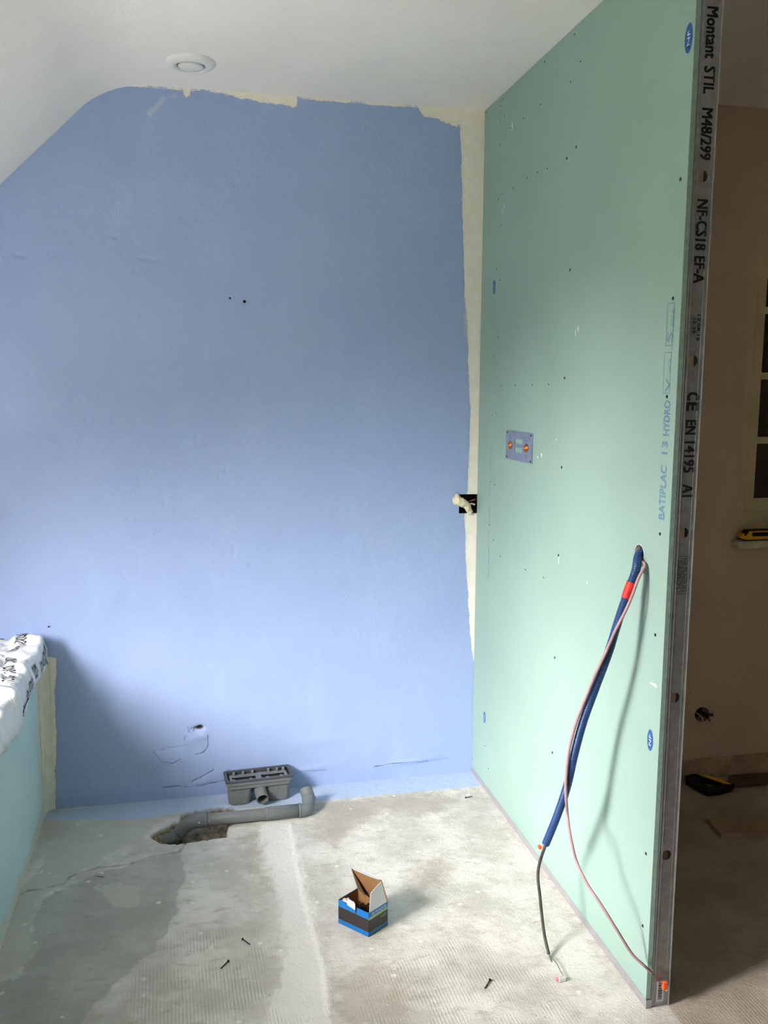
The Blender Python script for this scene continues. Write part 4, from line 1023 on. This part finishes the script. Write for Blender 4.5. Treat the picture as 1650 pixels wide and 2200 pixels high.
bm = bmesh.new(); add_box(bm, (.968, yg-.012, 1.03), (1.005, yg+.01, 1.885), .003); add_box(bm, (.969, yg-.0135, 1.029), (1.9, yg+.01, 1.082), .003); add_box(bm, (1.425, yg-.0115, 1.04), (1.455, yg+.01, 1.885), .003); add_box(bm, (1.87, yg-.012, 1.03), (1.905, yg+.01, 1.885), .003)
sash = reparent(obj('sash', bm, M_sash), w1_)
for z0_, z1_ in ((1.285, 1.310), (1.520, 1.545), (1.755, 1.780)):
    bm = bmesh.new(); add_box(bm, (1.0, yg-.011, z0_), (1.875, yg+.008, z1_), .002); sub(obj('glazing_bar', bm, M_sash), sash)
for xa, xb in ((1.005, 1.425), (1.455, 1.87)):
    for za, zb2 in ((1.082, 1.285), (1.310, 1.520), (1.545, 1.755), (1.780, 1.88)):
        bm = bmesh.new(); add_box(bm, (xa-.002, yg, za-.002), (xb+.002, yg+.004, zb2+.002)); sub(obj('pane', bm, M_glass), sash)
bm = bmesh.new(); add_box(bm, (wx0-.018, WYR-.045, .905), (wx1+.02, WYR+.02, .932), .006); reparent(obj('window_sill', bm, mat('stone_sill', lin(206, 198, 170), .7)), w1_)

bm = bmesh.new(); add_box(bm, (wx0-.05, WYR+.06, wz0-.05), (wx1+.05, WYR+.08, H)); reparent(obj('backing_box', bm, M_dark), w1_)  # dark box added behind the panes to stop sky light leaking in
# spirit level on the sill
lv = empty('spirit_level', (.93, WYR-.02, .933)); tag(lv, 'yellow and black spirit level lying on the window sill', 'level')
M_yel = mat('yellow_plastic', lin(232, 178, 40), .4, var=.05); M_blk = mat('black_rubber', lin(34, 28, 28), .6)
xa = .922; yl = WYR-.024
bm = bmesh.new(); prism(bm, [(xa, yl-.012, .9385), (xa+.022, yl-.012, .9365), (xa+.6, yl-.012, .9365), (xa+.6, yl-.012, .968), (xa+.030, yl-.012, .968), (xa+.014, yl-.012, .960), (xa, yl-.012, .952)], (0, .022, 0)); lb = reparent(obj('level_body', bm, M_yel), lv)
bm = bmesh.new(); prism(bm, [(xa-.001, yl-.013, .9422), (xa+.024, yl-.013, .9365), (xa+.6, yl-.013, .9365), (xa+.6, yl-.013, .9325), (xa+.022, yl-.013, .9325), (xa-.001, yl-.013, .9375)], (0, .024, 0)); reparent(obj('base_strip', bm, M_blk), lv)
bm = bmesh.new(); add_box(bm, (xa+.045, yl-.0135, .9485), (xa+.55, yl-.010, .9635), .004); sub(obj('grip', bm, M_blk), lb)
bm = bmesh.new(); prism(bm, [(xa+.011, yl-.013, .953), (xa+.020, yl-.013, .953), (xa+.032, yl-.013, .9685), (xa+.6, yl-.013, .9685), (xa+.6, yl-.013, .9725), (xa+.022, yl-.013, .9725)], (0, .024, 0)); reparent(obj('end_cap', bm, M_blk), lv)

# handsaw lying on the floor
hs = empty('handsaw', tuple(P2(1520, 1690))+(0,)); tag(hs, 'handsaw with black and yellow handle lying on the floor by the beige wall', 'saw')
hp = lambda px, py, z=.024: on(2, z, px, py)
def poly_ring(name, outer, inner, z0_, z1_, m_):
    bm = bmesh.new(); n = len(outer)
    v = [[bm.verts.new((p.x, p.y, z)) for p in r] for r in (outer, inner) for z in (z0_, z1_)]
    o0, o1, i0_, i1_ = v
    for k in range(n):
        j = (k+1) % n
        bm.faces.new((o1[k], o1[j], i1_[j], i1_[k])); bm.faces.new((o0[k], o0[j], i0_[j], i0_[k])); bm.faces.new((o0[k], o0[j], o1[j], o1[k])); bm.faces.new((i0_[k], i0_[j], i1_[j], i1_[k]))
    return reparent(obj(name, bm, m_), hs)
outer = [hp(*p) for p in [(1473, 1667), (1486, 1663), (1500, 1663), (1545, 1672), (1578, 1684), (1572, 1690), (1548, 1697), (1522, 1700), (1500, 1690), (1474, 1674)]]
cpt = hp(1527, 1681)
inner = [cpt+(p-cpt)*.45 for p in outer]
hdl = poly_ring('handle', outer, inner, .004, .024, M_blk)
bm = bmesh.new(); prism(bm, [hp(*p, .0245) for p in [(1498, 1664), (1512, 1665), (1548, 1674), (1572, 1685), (1556, 1684), (1524, 1673)]], (0, 0, .002)); sub(obj('handle_inlay', bm, M_yel), hdl)
bm = bmesh.new(); b0 = [on(2, .010, *p) for p in [(1560, 1690), (1548, 1672), (1572, 1664)]]
dirb = (on(2, .010, 1650, 1683)-on(2, .010, 1562, 1693)).normalized()
pA = on(2, .010, 1562, 1692); pB = on(2, .010, 1566, 1666)
prism(bm, [pA, pA+dirb*.42, pB+dirb*.42+(pA-pB)*.35, pB], (0, 0, .0015)); reparent(obj('blade', bm, mat('dull_blade', lin(120, 100, 92), .5, .5)), hs)
# plank
pl0, pl1 = on(2, .016, 1519, 1758), on(2, .016, 1549, 1791)
dx_ = (on(2, .016, 1650, 1790)-pl1).normalized()
bm = bmesh.new(); prism(bm, [pl0, pl1, pl1+dx_*.6, pl0+dx_*.6], (0, 0, -.0155))
tag(obj('plank', bm, mat('grey_brown_board', lin(172, 150, 128), .75, var=.12, scale=12)), 'flat grey brown plank lying on the floor in front of the handsaw', 'plank')

# ------------------------------------------------------------------ outer shell
bm = bmesh.new(); add_box(bm, (-60, -60, -3.2), (X0-.5, 60, -3.0)); o = obj('added_ground', bm, mat('ground_green', lin(110, 118, 84), .9)); struct(o)  # unseen ground, added to keep sky light from below off the upper walls
bm = bmesh.new(); add_box(bm, (-16, -40, -3.0), (-14, 40, 4.0)); o = obj('skyline_block', bm, mat('skyline_green', lin(70, 84, 56), .9, var=.4, scale=3)); struct(o)  # unseen block, added to cut off the low sky outside the dormer
bm = bmesh.new(); add_box(bm, (X1, YF-.1, -.02), (X1+.1, .1, H+.1)); struct(obj('wall_side', bm, M_bei))
bm = bmesh.new(); add_box(bm, (X0-.1, YF-.1, -.02), (X1+.1, YF, H+.1)); struct(obj('wall_front', bm, M_white))
bm = bmesh.new()
for ya, yb, za, zc in ((YF-.1, WY0, LZ-.1, slz(WXW)+.02), (WY1, .1, LZ-.1, slz(WXW)+.02), (WY0, WY1, LZ-.1, WZ0-.05)):
    add_box(bm, (WXW-.06, ya, za), (WXW, yb, zc))
struct(obj('wall_eaves', bm, M_white))
